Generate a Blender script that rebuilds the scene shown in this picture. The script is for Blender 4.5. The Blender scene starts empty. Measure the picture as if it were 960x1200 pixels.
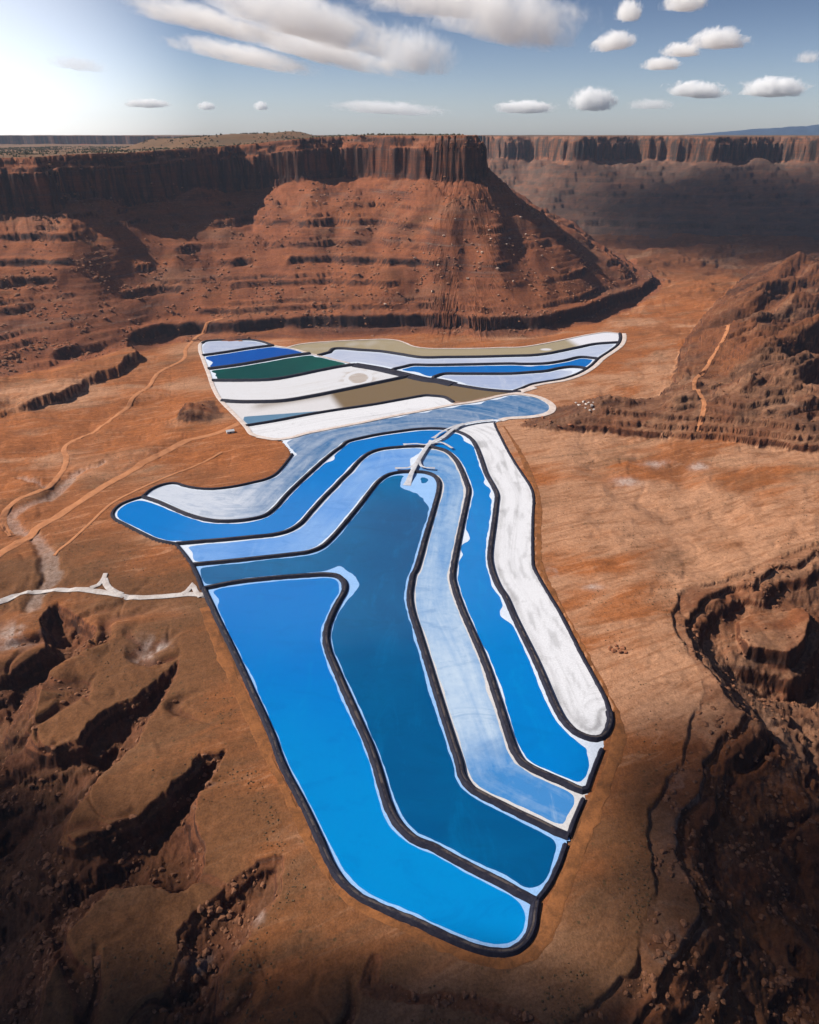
import bpy, math, random
import numpy as np

scene = bpy.context.scene
random.seed(7)
rng = np.random.default_rng(11)
R = math.radians

# ------------------------------------------------------------------ camera
CAM_H = 500.0                     # metres above the pond floor
PITCH = R(27.3)
FPX = 857.0                       # focal length in photo pixels (960 x 1200)
cam_data = bpy.data.cameras.new('camera')
cam_data.sensor_fit = 'VERTICAL'
cam_data.sensor_height = 36.0
cam_data.lens = FPX / 1200.0 * 36.0
cam_data.clip_start = 1.0
cam_data.clip_end = 200000.0
cam = bpy.data.objects.new('camera', cam_data)
scene.collection.objects.link(cam)
cam.location = (0, 0, CAM_H)
cam.rotation_euler = (R(90) - PITCH, 0, 0)
scene.camera = cam

# ------------------------------------------------------------------ light
SUN_EL, SUN_AZ = 41.0, -81.0      # azimuth measured from the view direction, negative = left
SUN_STRENGTH, SKY_STRENGTH, EXPOSURE = 5.0, 0.052, 0.50
HAZE_DENSITY = 1.7e-5
sx = math.sin(R(SUN_AZ)) * math.cos(R(SUN_EL))
sy = math.cos(R(SUN_AZ)) * math.cos(R(SUN_EL))
sz = math.sin(R(SUN_EL))
SUN_DIR = np.array([sx, sy, sz])
sun_data = bpy.data.lights.new('sun', 'SUN')
sun_data.energy = SUN_STRENGTH
sun_data.angle = R(0.5)
sun_data.color = (1.0, 0.94, 0.85)
sun = bpy.data.objects.new('sun', sun_data)
scene.collection.objects.link(sun)
from mathutils import Vector
sun.rotation_euler = Vector((sx, sy, sz)).to_track_quat('Z', 'Y').to_euler()

world = bpy.data.worlds.new('World')
scene.world = world
world.use_nodes = True
wt = world.node_tree
wt.nodes.clear()
w_out = wt.nodes.new('ShaderNodeOutputWorld')
w_bg = wt.nodes.new('ShaderNodeBackground')
w_sky = wt.nodes.new('ShaderNodeTexSky')
w_sky.sky_type = 'NISHITA'
w_sky.sun_disc = False
w_sky.sun_elevation = R(SUN_EL)
w_sky.sun_rotation = R(SUN_AZ)
w_sky.altitude = 1700
w_sky.air_density = 1.0
w_sky.dust_density = 2.2
w_sky.ozone_density = 1.6
w_bg.inputs['Strength'].default_value = SKY_STRENGTH
# milky glare low on the left, towards the sun, and a deeper blue higher up
w_tc = wt.nodes.new('ShaderNodeTexCoord')
w_sep = wt.nodes.new('ShaderNodeSeparateXYZ')
wt.links.new(w_tc.outputs['Generated'], w_sep.inputs[0])


def w_range(v, a, b, c, d):
    nd = wt.nodes.new('ShaderNodeMapRange')
    nd.interpolation_type = 'SMOOTHSTEP'
    wt.links.new(v, nd.inputs['Value'])
    for k_, v_ in zip(('From Min', 'From Max', 'To Min', 'To Max'), (a, b, c, d)):
        nd.inputs[k_].default_value = v_
    return nd.outputs['Result']


def w_mix(mode, f, a, b):
    nd = wt.nodes.new('ShaderNodeMix')
    nd.data_type = 'RGBA'
    nd.blend_type = mode
    for sock, v_ in ((nd.inputs[0], f), (nd.inputs[6], a), (nd.inputs[7], b)):
        if isinstance(v_, (tuple, float, int)):
            sock.default_value = v_
        else:
            wt.links.new(v_, sock)
    return nd.outputs[2]


w_high = w_range(w_sep.outputs['Z'], 0.0, 0.16, 0.0, 1.0)
w_tint = w_mix('MIX', w_high, (1.42, 1.42, 1.62, 1), (0.68, 0.72, 0.88, 1))
w_col = w_mix('MULTIPLY', 1.0, w_sky.outputs[0], w_tint)
w_dot = wt.nodes.new('ShaderNodeVectorMath')
w_dot.operation = 'DOT_PRODUCT'
wt.links.new(w_tc.outputs['Generated'], w_dot.inputs[0])
w_dot.inputs[1].default_value = (math.sin(R(-34)), math.cos(R(-34)), 0.01)
w_glow = w_range(w_dot.outputs['Value'], 0.932, 1.0, 0.0, 1.0)
w_col = w_mix('ADD', w_glow, w_col, (9.5, 9.3, 9.0, 1))
wt.links.new(w_col, w_bg.inputs['Color'])
wt.links.new(w_bg.outputs[0], w_out.inputs['Surface'])

vs = scene.view_settings
vs.view_transform = 'Standard'
vs.look = 'None'
vs.exposure = EXPOSURE
vs.gamma = 1.0
vs.use_curve_mapping = False
cy = scene.cycles
cy.use_denoising = True
cy.max_bounces = 12
cy.diffuse_bounces = 3
cy.glossy_bounces = 2
cy.volume_bounces = 12
cy.transparent_max_bounces = 16
cy.volume_step_rate = 1.0
cy.volume_max_steps = 256

# ------------------------------------------------------------------ helpers
COS_P, SIN_P = math.cos(PITCH), math.sin(PITCH)


def ray(px, py):
    r = (px - 480.0) / FPX
    u = (600.0 - py) / FPX
    return np.array([r, COS_P + u * SIN_P, -SIN_P + u * COS_P])


def at(px, py, z=0.0):
    """the point of the level z = const that this photo pixel shows"""
    v = ray(px, py)
    t = (z - CAM_H) / v[2]
    return np.array([v[0] * t, v[1] * t])


def at_distance(px, py, dist):
    """the point at forward ground distance dist on this sight line"""
    v = ray(px, py)
    t = dist / v[1]
    return np.array([v[0] * t, dist, CAM_H + v[2] * t])


ZOOM = {  # crops of the photograph the outlines were read from: x0, y0, scale
    'full': (0, 0, 1.0), 'a': (220, 370, 960 / 280), 'b': (470, 370, 960 / 280), 'c': (120, 490, 960 / 280),
    'd': (380, 480, 960 / 280), 'e': (230, 650, 3.84), 'f': (470, 650, 960 / 260), 'g': (300, 880, 4.8),
    'h': (480, 830, 960 / 260), 'l': (0, 380, 821 / 260), 'm': (0, 680, 738 / 320), 'n': (640, 700, 2.4),
    'o': (780, 620, 771 / 180), 'p': (560, 370, 4.8), 'q': (400, 370, 4.8), 'r': (0, 520, 6.0), 's': (240, 470, 8.0),
}


def px_list(*chunks):
    out = []
    for key, pts in chunks:
        x0, y0, s = ZOOM[key]
        new = [(x0 + x / s, y0 + y / s) for x, y in pts]
        if len(out) > 1:            # crops overlap: skip what was already traced
            (ax, ay), (bx, by) = out[-2], out[-1]
            dx, dy = bx - ax, by - ay
            while len(new) > 1 and (new[0][0] - bx) * dx + (new[0][1] - by) * dy < 1.5 * math.hypot(dx, dy) and math.hypot(new[0][0] - bx, new[0][1] - by) < 120:
                new.pop(0)
        out += new
    return out


def ground(pts, z=0.0):
    return np.array([at(x, y, z) for x, y in pts])


def smooth_line(P, step=6.0, closed=False):
    """centripetal-ish Catmull-Rom through the points, resampled evenly"""
    P = np.asarray(P, float)
    n = len(P)
    if n == 2:
        L = np.linalg.norm(P[1] - P[0])
        t = np.linspace(0, 1, max(2, int(L / step) + 1))[:, None]
        return P[0] * (1 - t) + P[1] * t
    out = []
    rngi = range(n if closed else n - 1)
    for i in rngi:
        p1, p2 = P[i % n], P[(i + 1) % n]
        p0 = P[(i - 1) % n] if (closed or i > 0) else 2 * p1 - p2
        p3 = P[(i + 2) % n] if (closed or i < n - 2) else 2 * p2 - p1
        t1 = max(np.linalg.norm(p1 - p0), 1e-6) ** 0.5
        t2 = t1 + max(np.linalg.norm(p2 - p1), 1e-6) ** 0.5
        t3 = t2 + max(np.linalg.norm(p3 - p2), 1e-6) ** 0.5
        t = np.linspace(t1, t2, 24, endpoint=False)[:, None]
        A1 = (t1 - t) / t1 * p0 + t / t1 * p1
        A2 = (t2 - t) / (t2 - t1) * p1 + (t - t1) / (t2 - t1) * p2
        A3 = (t3 - t) / (t3 - t2) * p2 + (t - t2) / (t3 - t2) * p3
        B1 = (t2 - t) / t2 * A1 + t / t2 * A2
        B2 = (t3 - t) / (t3 - t1) * A2 + (t - t1) / (t3 - t1) * A3
        out.append((t2 - t) / (t2 - t1) * B1 + (t - t1) / (t2 - t1) * B2)
    if not closed:
        out.append(P[-1:])
    Q = np.vstack(out)
    if closed:
        Q = np.vstack([Q, Q[:1]])
    s = np.concatenate([[0], np.cumsum(np.linalg.norm(np.diff(Q, axis=0), axis=1))])
    m = max(2, int(s[-1] / step) + 1)
    ss = np.linspace(0, s[-1], m)
    return np.stack([np.interp(ss, s, Q[:, 0]), np.interp(ss, s, Q[:, 1])], 1)


# -- noise -----------------------------------------------------------------
def _hash(ix, iy, seed):
    h = (ix.astype(np.int64) * 374761393 + iy.astype(np.int64) * 668265263 + seed * 974634777) & 0xFFFFFFFF
    h = ((h ^ (h >> 13)) * 1274126177) & 0xFFFFFFFF
    h = h ^ (h >> 16)
    return h


def noise(x, y, seed=0):
    x = np.asarray(x, np.float64)
    y = np.asarray(y, np.float64)
    x0 = np.floor(x)
    y0 = np.floor(y)
    fx, fy = x - x0, y - y0
    ux = fx * fx * fx * (fx * (fx * 6 - 15) + 10)
    uy = fy * fy * fy * (fy * (fy * 6 - 15) + 10)
    ix, iy = x0.astype(np.int64), y0.astype(np.int64)

    def g(dx, dy):
        a = (_hash(ix + dx, iy + dy, seed) & 0xFFFF) * (2 * math.pi / 65536.0)
        return np.cos(a) * (fx - dx) + np.sin(a) * (fy - dy)
    a = g(0, 0)
    b = g(1, 0)
    c = g(0, 1)
    d = g(1, 1)
    return ((a + (b - a) * ux) * (1 - uy) + (c + (d - c) * ux) * uy) * 1.4


def fbm(x, y, octaves=4, seed=0, gain=0.5):
    s, amp, f = 0.0, 1.0, 1.0
    for o in range(octaves):
        s = s + amp * noise(x * f + 17.3 * o, y * f - 9.1 * o, seed + o)
        amp *= gain
        f *= 2.03
    return s


def ridged(x, y, octaves=4, seed=0):
    s, amp, f = 0.0, 0.5, 1.0
    for o in range(octaves):
        s = s + amp * (1 - np.abs(noise(x * f + 5.7 * o, y * f + 3.1 * o, seed + o)) * 1.6)
        amp *= 0.5
        f *= 2.1
    return s


def sstep(a, b, x):
    t = np.clip((x - a) / (b - a), 0, 1)
    return t * t * (3 - 2 * t)


def seg_dist(x, y, P):
    """distance to an open polyline"""
    best = np.full(x.shape, 1e18)
    for i in range(len(P) - 1):
        ax, ay = P[i]
        bx, by = P[i + 1]
        vx, vy = bx - ax, by - ay
        L = vx * vx + vy * vy + 1e-12
        t = np.clip(((x - ax) * vx + (y - ay) * vy) / L, 0, 1)
        dx, dy = x - ax - t * vx, y - ay - t * vy
        np.minimum(best, dx * dx + dy * dy, out=best)
    return np.sqrt(best)


def along(x, y, P):
    """arc length, signed offset of the nearest point of a polyline"""
    best = np.full(x.shape, 1e18)
    s = np.zeros(x.shape)
    sg = np.zeros(x.shape)
    acc = 0.0
    for i in range(len(P) - 1):
        ax, ay = P[i]
        bx, by = P[i + 1]
        vx, vy = bx - ax, by - ay
        L = vx * vx + vy * vy + 1e-12
        t = np.clip(((x - ax) * vx + (y - ay) * vy) / L, 0, 1)
        dx, dy = x - ax - t * vx, y - ay - t * vy
        d2 = dx * dx + dy * dy
        m = d2 < best
        best[m] = d2[m]
        s[m] = acc + t[m] * math.sqrt(L)
        sg[m] = np.sign(vx * dy - vy * dx)[m]
        acc += math.sqrt(L)
    return s, np.sqrt(best) * np.where(sg == 0, 1, sg)


def poly_sd(x, y, P, reach=None):
    """signed distance to a closed polygon, positive inside; clipped at reach outside its box"""
    P = np.asarray(P, float)
    if reach is not None:
        lo, hi = P.min(0) - reach, P.max(0) + reach
        m = (x > lo[0]) & (x < hi[0]) & (y > lo[1]) & (y < hi[1])
        out = np.full(x.shape, -float(reach))
        if m.any():
            out[m] = poly_sd(x[m], y[m], P)
        return out
    best = np.full(x.shape, 1e18)
    inside = np.zeros(x.shape, bool)
    n = len(P)
    for i in range(n):
        ax, ay = P[i]
        bx, by = P[(i + 1) % n]
        vx, vy = bx - ax, by - ay
        L = vx * vx + vy * vy + 1e-12
        t = np.clip(((x - ax) * vx + (y - ay) * vy) / L, 0, 1)
        dx, dy = x - ax - t * vx, y - ay - t * vy
        np.minimum(best, dx * dx + dy * dy, out=best)
        c = (ay > y) != (by > y)
        if c.any():
            xi = ax + (y - ay) / (vy if abs(vy) > 1e-12 else 1e-12) * vx
            inside ^= c & (x < xi)
    d = np.sqrt(best)
    return np.where(inside, d, -d)


# -- objects ---------------------------------------------------------------
def tag(o, label=None, cat=None, group=None, kind=None):
    if label:
        o['label'] = label
    if cat:
        o['category'] = cat
    if group:
        o['group'] = group
    if kind:
        o['kind'] = kind
    return o


def mesh_obj(name, verts, faces, mat, parent=None, smooth=False, attrs=None):
    me = bpy.data.meshes.new(name)
    V = np.asarray(verts, np.float32)
    if isinstance(faces, np.ndarray):
        k = faces.shape[1]
        me.vertices.add(len(V))
        me.vertices.foreach_set('co', V.ravel())
        me.loops.add(faces.size)
        me.loops.foreach_set('vertex_index', faces.astype(np.int32).ravel())
        me.polygons.add(len(faces))
        me.polygons.foreach_set('loop_start', np.arange(0, faces.size, k, dtype=np.int32))
        me.update(calc_edges=True)
    else:
        me.from_pydata([tuple(v) for v in V.tolist()], [], [tuple(f) for f in faces])
    if attrs:
        for an, (typ, data) in attrs.items():
            a = me.attributes.new(an, typ, 'POINT')
            key = 'value' if typ == 'FLOAT' else ('vector' if typ == 'FLOAT_VECTOR' else 'color')
            a.data.foreach_set(key, np.asarray(data, np.float32).ravel())
    me.polygons.foreach_set('use_smooth', np.full(len(me.polygons), smooth))
    me.materials.append(mat)
    o = bpy.data.objects.new(name, me)
    scene.collection.objects.link(o)
    if parent is not None:
        o.parent = parent
    return o


def empty(name, loc=(0, 0, 0), rz=0.0):
    o = bpy.data.objects.new(name, None)
    o.location = loc
    o.rotation_euler = (0, 0, rz)
    scene.collection.objects.link(o)
    return o


class NT:
    """small wrapper for writing node trees"""

    def __init__(self, name):
        self.m = bpy.data.materials.new(name)
        self.m.use_nodes = True
        self.t = self.m.node_tree
        self.t.nodes.clear()
        self.out = self.t.nodes.new('ShaderNodeOutputMaterial')

    def n(self, typ, **kw):
        nd = self.t.nodes.new(typ)
        for k, v in kw.items():
            setattr(nd, k, v)
        return nd

    def link(self, a, b):
        self.t.links.new(a, b)

    def put(self, sock, v):
        if isinstance(v, (int, float)):
            sock.default_value = v
        elif isinstance(v, tuple):
            sock.default_value = v if len(v) != 3 or sock.type == 'VECTOR' else (*v, 1)
        else:
            self.link(v, sock)

    def math(self, op, a, b=0.0, c=0.0, clamp=False):
        nd = self.n('ShaderNodeMath', operation=op, use_clamp=clamp)
        self.put(nd.inputs[0], a)
        self.put(nd.inputs[1], b)
        self.put(nd.inputs[2], c)
        return nd.outputs[0]

    def ramp(self, x, lo, hi, a=0.0, b=1.0):
        nd = self.n('ShaderNodeMapRange', interpolation_type='SMOOTHSTEP')
        self.put(nd.inputs['Value'], x)
        for k, v in (('From Min', lo), ('From Max', hi), ('To Min', a), ('To Max', b)):
            self.put(nd.inputs[k], v)
        return nd.outputs['Result']

    def mix(self, f, a, b):
        nd = self.n('ShaderNodeMix', data_type='RGBA')
        self.put(nd.inputs[0], f)
        self.put(nd.inputs[6], a)
        self.put(nd.inputs[7], b)
        return nd.outputs[2]

    def noise(self, vec, scale, detail=4.0, rough=0.55, dist=0.0):
        nd = self.n('ShaderNodeTexNoise')
        self.put(nd.inputs['Vector'], vec)
        nd.inputs['Scale'].default_value = scale
        nd.inputs['Detail'].default_value = detail
        nd.inputs['Roughness'].default_value = rough
        nd.inputs['Distortion'].default_value = dist
        return nd.outputs['Fac']

    def attr(self, name, out='Fac'):
        nd = self.n('ShaderNodeAttribute', attribute_name=name)
        return nd.outputs[out]

    def scaled(self, vec, s):
        nd = self.n('ShaderNodeVectorMath', operation='MULTIPLY')
        self.put(nd.inputs[0], vec)
        nd.inputs[1].default_value = s
        return nd.outputs[0]

    def position(self):
        return self.n('ShaderNodeNewGeometry').outputs['Position']

    def bsdf(self, col, rough=0.9, spec=0.2, bump=None, bump_d=1.0, bump_s=1.0):
        b = self.n('ShaderNodeBsdfPrincipled')
        self.put(b.inputs['Base Color'], col)
        self.put(b.inputs['Roughness'], rough)
        self.put(b.inputs['Specular IOR Level'], spec)
        if bump is not None:
            bn = self.n('ShaderNodeBump')
            bn.inputs['Strength'].default_value = bump_s
            bn.inputs['Distance'].default_value = bump_d
            self.link(bump, bn.inputs['Height'])
            self.link(bn.outputs[0], b.inputs['Normal'])
        self.link(b.outputs[0], self.out.inputs['Surface'])
        return self.m


# ------------------------------------------------------------------ outlines read from the photograph
# every dyke: centre line, half width in metres, height in metres
LINES = {}


def line(key, chunks, half=6.0, h=3.2, dyke=True, step=5.0, closed=False):
    LINES[key] = dict(P=smooth_line(ground(px_list(*chunks)), step, closed), half=half, h=h, dyke=dyke)


# lower ponds -------------------------------------------------------------
line('outer_west', [('e', [(38, 165), (68, 228), (102, 302), (150, 398), (205, 515), (258, 632), (308, 740), (352, 845)]),
                    ('g', [(118, 0), (168, 120), (264, 300), (358, 500), (425, 650), (492, 745), (586, 825), (720, 890), (840, 940)]),
                    ('h', [(0, 913), (100, 960), (200, 1008), (300, 1045), (400, 1060), (455, 1050), (505, 1010), (532, 955), (540, 895), (548, 845)])], 5.2, 3.2)
line('teal_south', [('e', [(36, 155), (100, 141), (200, 123), (300, 112), (400, 103), (500, 96), (580, 92), (640, 100), (668, 130), (665, 170), (641, 212), (612, 270), (590, 330), (585, 385), (597, 440), (622, 500), (660, 590), (700, 680), (740, 770), (780, 860)]),
                    ('g', [(650, 0), (683, 100), (712, 200), (740, 295), (785, 390), (840, 455), (900, 503)]),
                    ('h', [(0, 543), (100, 600), (200, 655), (300, 707), (400, 757), (480, 802), (548, 838)])], 5.8, 3.4)
line('teal_north', [('c', [(362, 591), (450, 583), (550, 573), (650, 562), (750, 551), (830, 540), (880, 520), (920, 485), (960, 440)]),
                    ('d', [(48, 500), (100, 437), (150, 375), (190, 322), (222, 286), (260, 263), (305, 254), (345, 252), (400, 254), (440, 266), (460, 290), (459, 330), (446, 380), (426, 450), (405, 520), (386, 590), (366, 650)]),
                    ('f', [(74, 0), (55, 80), (42, 140), (38, 190), (48, 250), (70, 320), (95, 400), (123, 490), (150, 580), (175, 660), (200, 740), (226, 820), (255, 910)]),
                    ('h', [(134, 0), (165, 80), (190, 160), (206, 235), (227, 292), (264, 345), (330, 385), (400, 420), (480, 460), (560, 497), (630, 532), (688, 556)])], 5.6, 3.4)
line('azure_south', [('c', [(298, 507), (400, 498), (500, 490), (600, 480), (680, 472), (740, 458), (790, 430), (840, 375), (890, 320), (930, 280), (960, 248)]),
                     ('d', [(50, 306), (100, 252), (140, 207), (180, 177), (230, 161), (300, 153), (350, 150), (400, 150), (450, 156), (490, 168), (525, 197), (550, 240), (570, 290), (580, 322), (573, 370), (560, 430), (545, 500), (531, 570), (520, 630), (516, 680), (526, 720)]),
                     ('f', [(231, 0), (227, 60), (228, 110), (240, 170), (270, 250), (310, 340), (345, 420), (380, 510), (406, 590), (432, 670), (460, 760), (490, 845), (520, 893), (560, 922)]),
                     ('h', [(490, 237), (550, 272), (620, 303), (690, 333), (745, 357), (768, 352)])], 5.6, 3.4)
line('azure_north', [('c', [(162, 318), (220, 336), (280, 362), (340, 388), (400, 406), (460, 416), (530, 416), (600, 408), (650, 395), (690, 366), (740, 310), (790, 261), (840, 215), (890, 170), (930, 137), (960, 116)]),
                     ('d', [(40, 157), (90, 132), (150, 116), (230, 100), (300, 90), (360, 82), (430, 78), (500, 82), (552, 96), (590, 118), (612, 152), (631, 200), (652, 260), (680, 310), (694, 345), (690, 390), (680, 470), (670, 540), (666, 600), (676, 650), (700, 710)]),
                     ('f', [(391, 0), (396, 50), (415, 100), (450, 180), (490, 270), (530, 352), (570, 432), (610, 520), (640, 592), (670, 660), (705, 720), (760, 772), (820, 797), (862, 795), (890, 770), (906, 725), (902, 680)])], 5.2, 3.4)
line('white_east', [('f', [(902, 680), (882, 620), (840, 540), (790, 450), (740, 352), (690, 255), (640, 172), (600, 105), (573, 50), (570, 0)]),
                    ('d', [(846, 640), (838, 600), (837, 500), (839, 420), (841, 352), (830, 312), (800, 265), (770, 220), (740, 170), (712, 116), (690, 72), (684, 55)])], 3.2, 2.0)
line('outer_tip', [('c', [(162, 318), (120, 330), (72, 350), (42, 380), (46, 402), (100, 432), (160, 463), (225, 492), (298, 507)])], 4.0, 2.6)
line('outer_pale', [('c', [(298, 507), (335, 552), (362, 591)])], 3.2, 2.4)
line('outer_teal', [('c', [(362, 591), (385, 640), (405, 690)]), ('e', [(36, 155)])], 4.0, 2.6)
line('outer_southeast', [('h', [(548, 838), (600, 770), (640, 690), (676, 592)])], 3.4, 2.6)
line('outer_pale_end', [('h', [(688, 556), (715, 480), (752, 395)])], 3.2, 2.6)
line('outer_azure_end', [('h', [(768, 352), (795, 275), (832, 180)])], 3.4, 2.6)
line('gap_1', [('h', [(548, 838), (570, 812)])], 3.0, 0, False)
line('gap_2', [('h', [(676, 592), (688, 556)])], 2.0, 0, False)
line('gap_3', [('h', [(752, 395), (768, 352)])], 2.0, 0, False)
line('gap_4', [('h', [(832, 180), (838, 135)])], 2.0, 0, False)
line('ramp', [('d', [(332, 305), (362, 240), (390, 192), (412, 158), (432, 138), (476, 118), (520, 84), (560, 66), (620, 54), (690, 47)])], 4.0, 0, False)
line('gap_5', [('d', [(684, 55), (690, 47)])], 3.0, 0, False)
line('outer_hammer', [('c', [(162, 318), (200, 287), (250, 268), (292, 264), (340, 277), (400, 286), (460, 286), (530, 277), (600, 262), (650, 250), (690, 232), (720, 203), (748, 168), (764, 147)])], 3.2, 3.0)
line('hammer_shoulder', [('c', [(764, 147), (756, 128), (738, 108), (728, 97)])], 2.2, 0, False)
line('hammer_north', [('a', [(386, 502), (450, 480), (550, 459), (700, 430), (800, 409), (960, 379)]), ('b', [(100, 378), (200, 360), (300, 346), (400, 322), (450, 314)])], 4.5, 0, False)
line('hammer_loop', [('b', [(450, 314), (500, 318), (550, 328), (590, 347), (610, 370), (590, 394), (520, 408), (420, 415), (390, 425)]), ('d', [(690, 47)])], 5.0, 0, False)
# upper ponds -------------------------------------------------------------
line('striped_north', [('a', [(56, 113), (72, 104), (120, 100), (200, 98), (260, 99), (300, 106), (345, 121)])], 6.0, 3.4)
line('striped_west', [('a', [(56, 113), (52, 135), (66, 178), (88, 235), (108, 292), (134, 338), (172, 378), (212, 418), (248, 458), (276, 486), (330, 495), (386, 502)])], 4.5, 0, False)
line('lavender_blue', [('a', [(72, 160), (150, 149), (250, 133), (345, 121)])], 9.0, 4.5)
line('blue_green', [('a', [(94, 214), (200, 200), (300, 183), (400, 165), (492, 153)])], 11.0, 4.5)
line('green_white', [('a', [(106, 262), (220, 262), (340, 258), (430, 243), (530, 222), (620, 205), (675, 198)])], 9.0, 4.5)
line('white_tan', [('a', [(136, 343), (190, 347), (260, 348), (380, 344), (500, 325), (620, 301), (720, 280), (820, 259), (893, 243)])], 9.5, 4.5)
line('tan_white', [('a', [(246, 442), (350, 425), (480, 400), (600, 380), (750, 358), (850, 340), (960, 322)]), ('b', [(60, 330), (120, 323), (175, 329), (212, 349)])], 6.0, 3.6)
line('gap_6', [('b', [(212, 349), (262, 354)])], 3.0, 0, False)
line('diagonal_head', [('a', [(345, 121), (420, 133), (492, 153), (600, 180), (675, 198)])], 3.5, 1.0, False)
line('diagonal', [('a', [(675, 198), (760, 212), (850, 232), (960, 257)]), ('b', [(60, 243), (150, 262), (210, 276)])], 24.0, 3.6)
line('diagonal_tail', [('b', [(210, 276), (280, 288), (340, 297), (420, 304), (480, 306)])], 12.0, 2.4)
line('olive_south', [('q', [(-70, 210), (-45, 190), (0, 187), (100, 195), (220, 203), (330, 219), (450, 237), (600, 236), (780, 234), (960, 229)]), ('p', [(300, 226), (385, 217), (460, 203), (560, 182), (660, 162), (780, 153)])], 8.5, 4.5)
line('lavender_south', [('q', [(300, 302), (345, 292), (400, 280), (500, 281), (700, 278), (960, 273)]), ('p', [(250, 275), (380, 272), (480, 257), (580, 236), (655, 242)])], 7.5, 4.5)
line('azure_strip_south', [('q', [(520, 348), (575, 331), (700, 330), (960, 329)]), ('p', [(280, 323), (380, 315), (450, 300), (520, 291), (570, 293), (610, 300)])], 7.5, 4.5)
line('olive_north', [('a', [(345, 121), (400, 128), (450, 115), (560, 105), (700, 98), (800, 95)]), ('q', [(280, 133), (350, 150), (400, 172), (480, 184), (600, 186), (800, 184), (960, 178)]), ('p', [(240, 178), (380, 156), (520, 128), (640, 104), (740, 93), (800, 100)])], 3.0, 0, False)
line('upper_east', [('p', [(800, 100), (802, 130), (785, 165), (740, 200), (680, 240), (640, 278), (610, 300), (555, 330), (470, 358), (380, 373), (300, 388), (240, 412), (200, 428)]), ('b', [(480, 306)])], 6.5, 3.0)

line('gap_7', [('b', [(480, 306), (452, 316)])], 4.0, 0, False)
# close small gaps: every free end runs on to the nearest other line
for key, l in LINES.items():
    if key == 'ramp':
        continue
    for e in (0, -1):
        p = l['P'][e]
        dist_, q_ = min(((np.min(np.linalg.norm(m_['P'] - p, axis=1)), m_['P'][np.argmin(np.linalg.norm(m_['P'] - p, axis=1))]) for kk, m_ in LINES.items() if kk != key), key=lambda r_: r_[0])
        if 1.0 < dist_ < 45:
            ext = p + (q_ - p) * np.linspace(0, 1, max(2, int(dist_ / 4) + 1))[1:, None]
            l['P'] = np.vstack([l['P'], ext]) if e else np.vstack([ext[::-1], l['P']])

# ------------------------------------------------------------------ pond raster: which cell belongs to which pond
CELL = 3.0
allp = np.vstack([l['P'] for l in LINES.values()])
gx0, gy0 = allp.min(0) - 150
gx1, gy1 = allp.max(0) + 150
NX, NY = int((gx1 - gx0) / CELL) + 1, int((gy1 - gy0) / CELL) + 1
GX, GY = np.meshgrid(gx0 + np.arange(NX) * CELL, gy0 + np.arange(NY) * CELL, indexing='ij')
FAR = 170.0
for l in LINES.values():
    P = l['P']
    D = np.full(GX.shape, FAR)
    lo, hi = P.min(0) - FAR, P.max(0) + FAR
    i0, i1 = np.clip([(lo[0] - gx0) / CELL, (hi[0] - gx0) / CELL + 1], 0, NX).astype(int)
    j0, j1 = np.clip([(lo[1] - gy0) / CELL, (hi[1] - gy0) / CELL + 1], 0, NY).astype(int)
    D[i0:i1, j0:j1] = np.minimum(FAR, seg_dist(GX[i0:i1, j0:j1], GY[i0:i1, j0:j1], P[::2] if len(P) > 6 and len(P) % 2 else np.vstack([P[::2], P[-1:]])))
    l['D'] = D
BAR = np.min([l['D'] for l in LINES.values()], axis=0)
wall = BAR < 2.3


def flood(seeds):
    lab = np.zeros(wall.shape, bool)
    st = list(seeds)
    free = ~wall
    for s in st:
        lab[s] = True
    while st:
        i, j = st.pop()
        for a, b in ((i + 1, j), (i - 1, j), (i, j + 1), (i, j - 1)):
            if 0 <= a < NX and 0 <= b < NY and free[a, b] and not lab[a, b]:
                lab[a, b] = True
                st.append((a, b))
    return lab


def cell_of(px, py):
    p = at(px, py)
    return int(round((p[0] - gx0) / CELL)), int(round((p[1] - gy0) / CELL))


outside = flood([(0, 0)])
COMPLEX_D = np.where(outside, BAR, -BAR)            # > 0 outside the ponds


def sample_grid(G, x, y, fill):
    fx, fy = (x - gx0) / CELL, (y - gy0) / CELL
    m = (fx >= 0) & (fx < NX - 1) & (fy >= 0) & (fy < NY - 1)
    out = np.full(x.shape, float(fill))
    ix, iy = np.floor(fx[m]).astype(int), np.floor(fy[m]).astype(int)
    tx, ty = fx[m] - ix, fy[m] - iy
    out[m] = (G[ix, iy] * (1 - tx) + G[ix + 1, iy] * tx) * (1 - ty) + (G[ix, iy + 1] * (1 - tx) + G[ix + 1, iy + 1] * tx) * ty
    return out


# ------------------------------------------------------------------ the land
def far_pt(px, dist, z):
    """x of a photo column at forward distance dist and height z"""
    return ((px - 480) / FPX * (dist * COS_P + (CAM_H - z) * SIN_P), dist)


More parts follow.
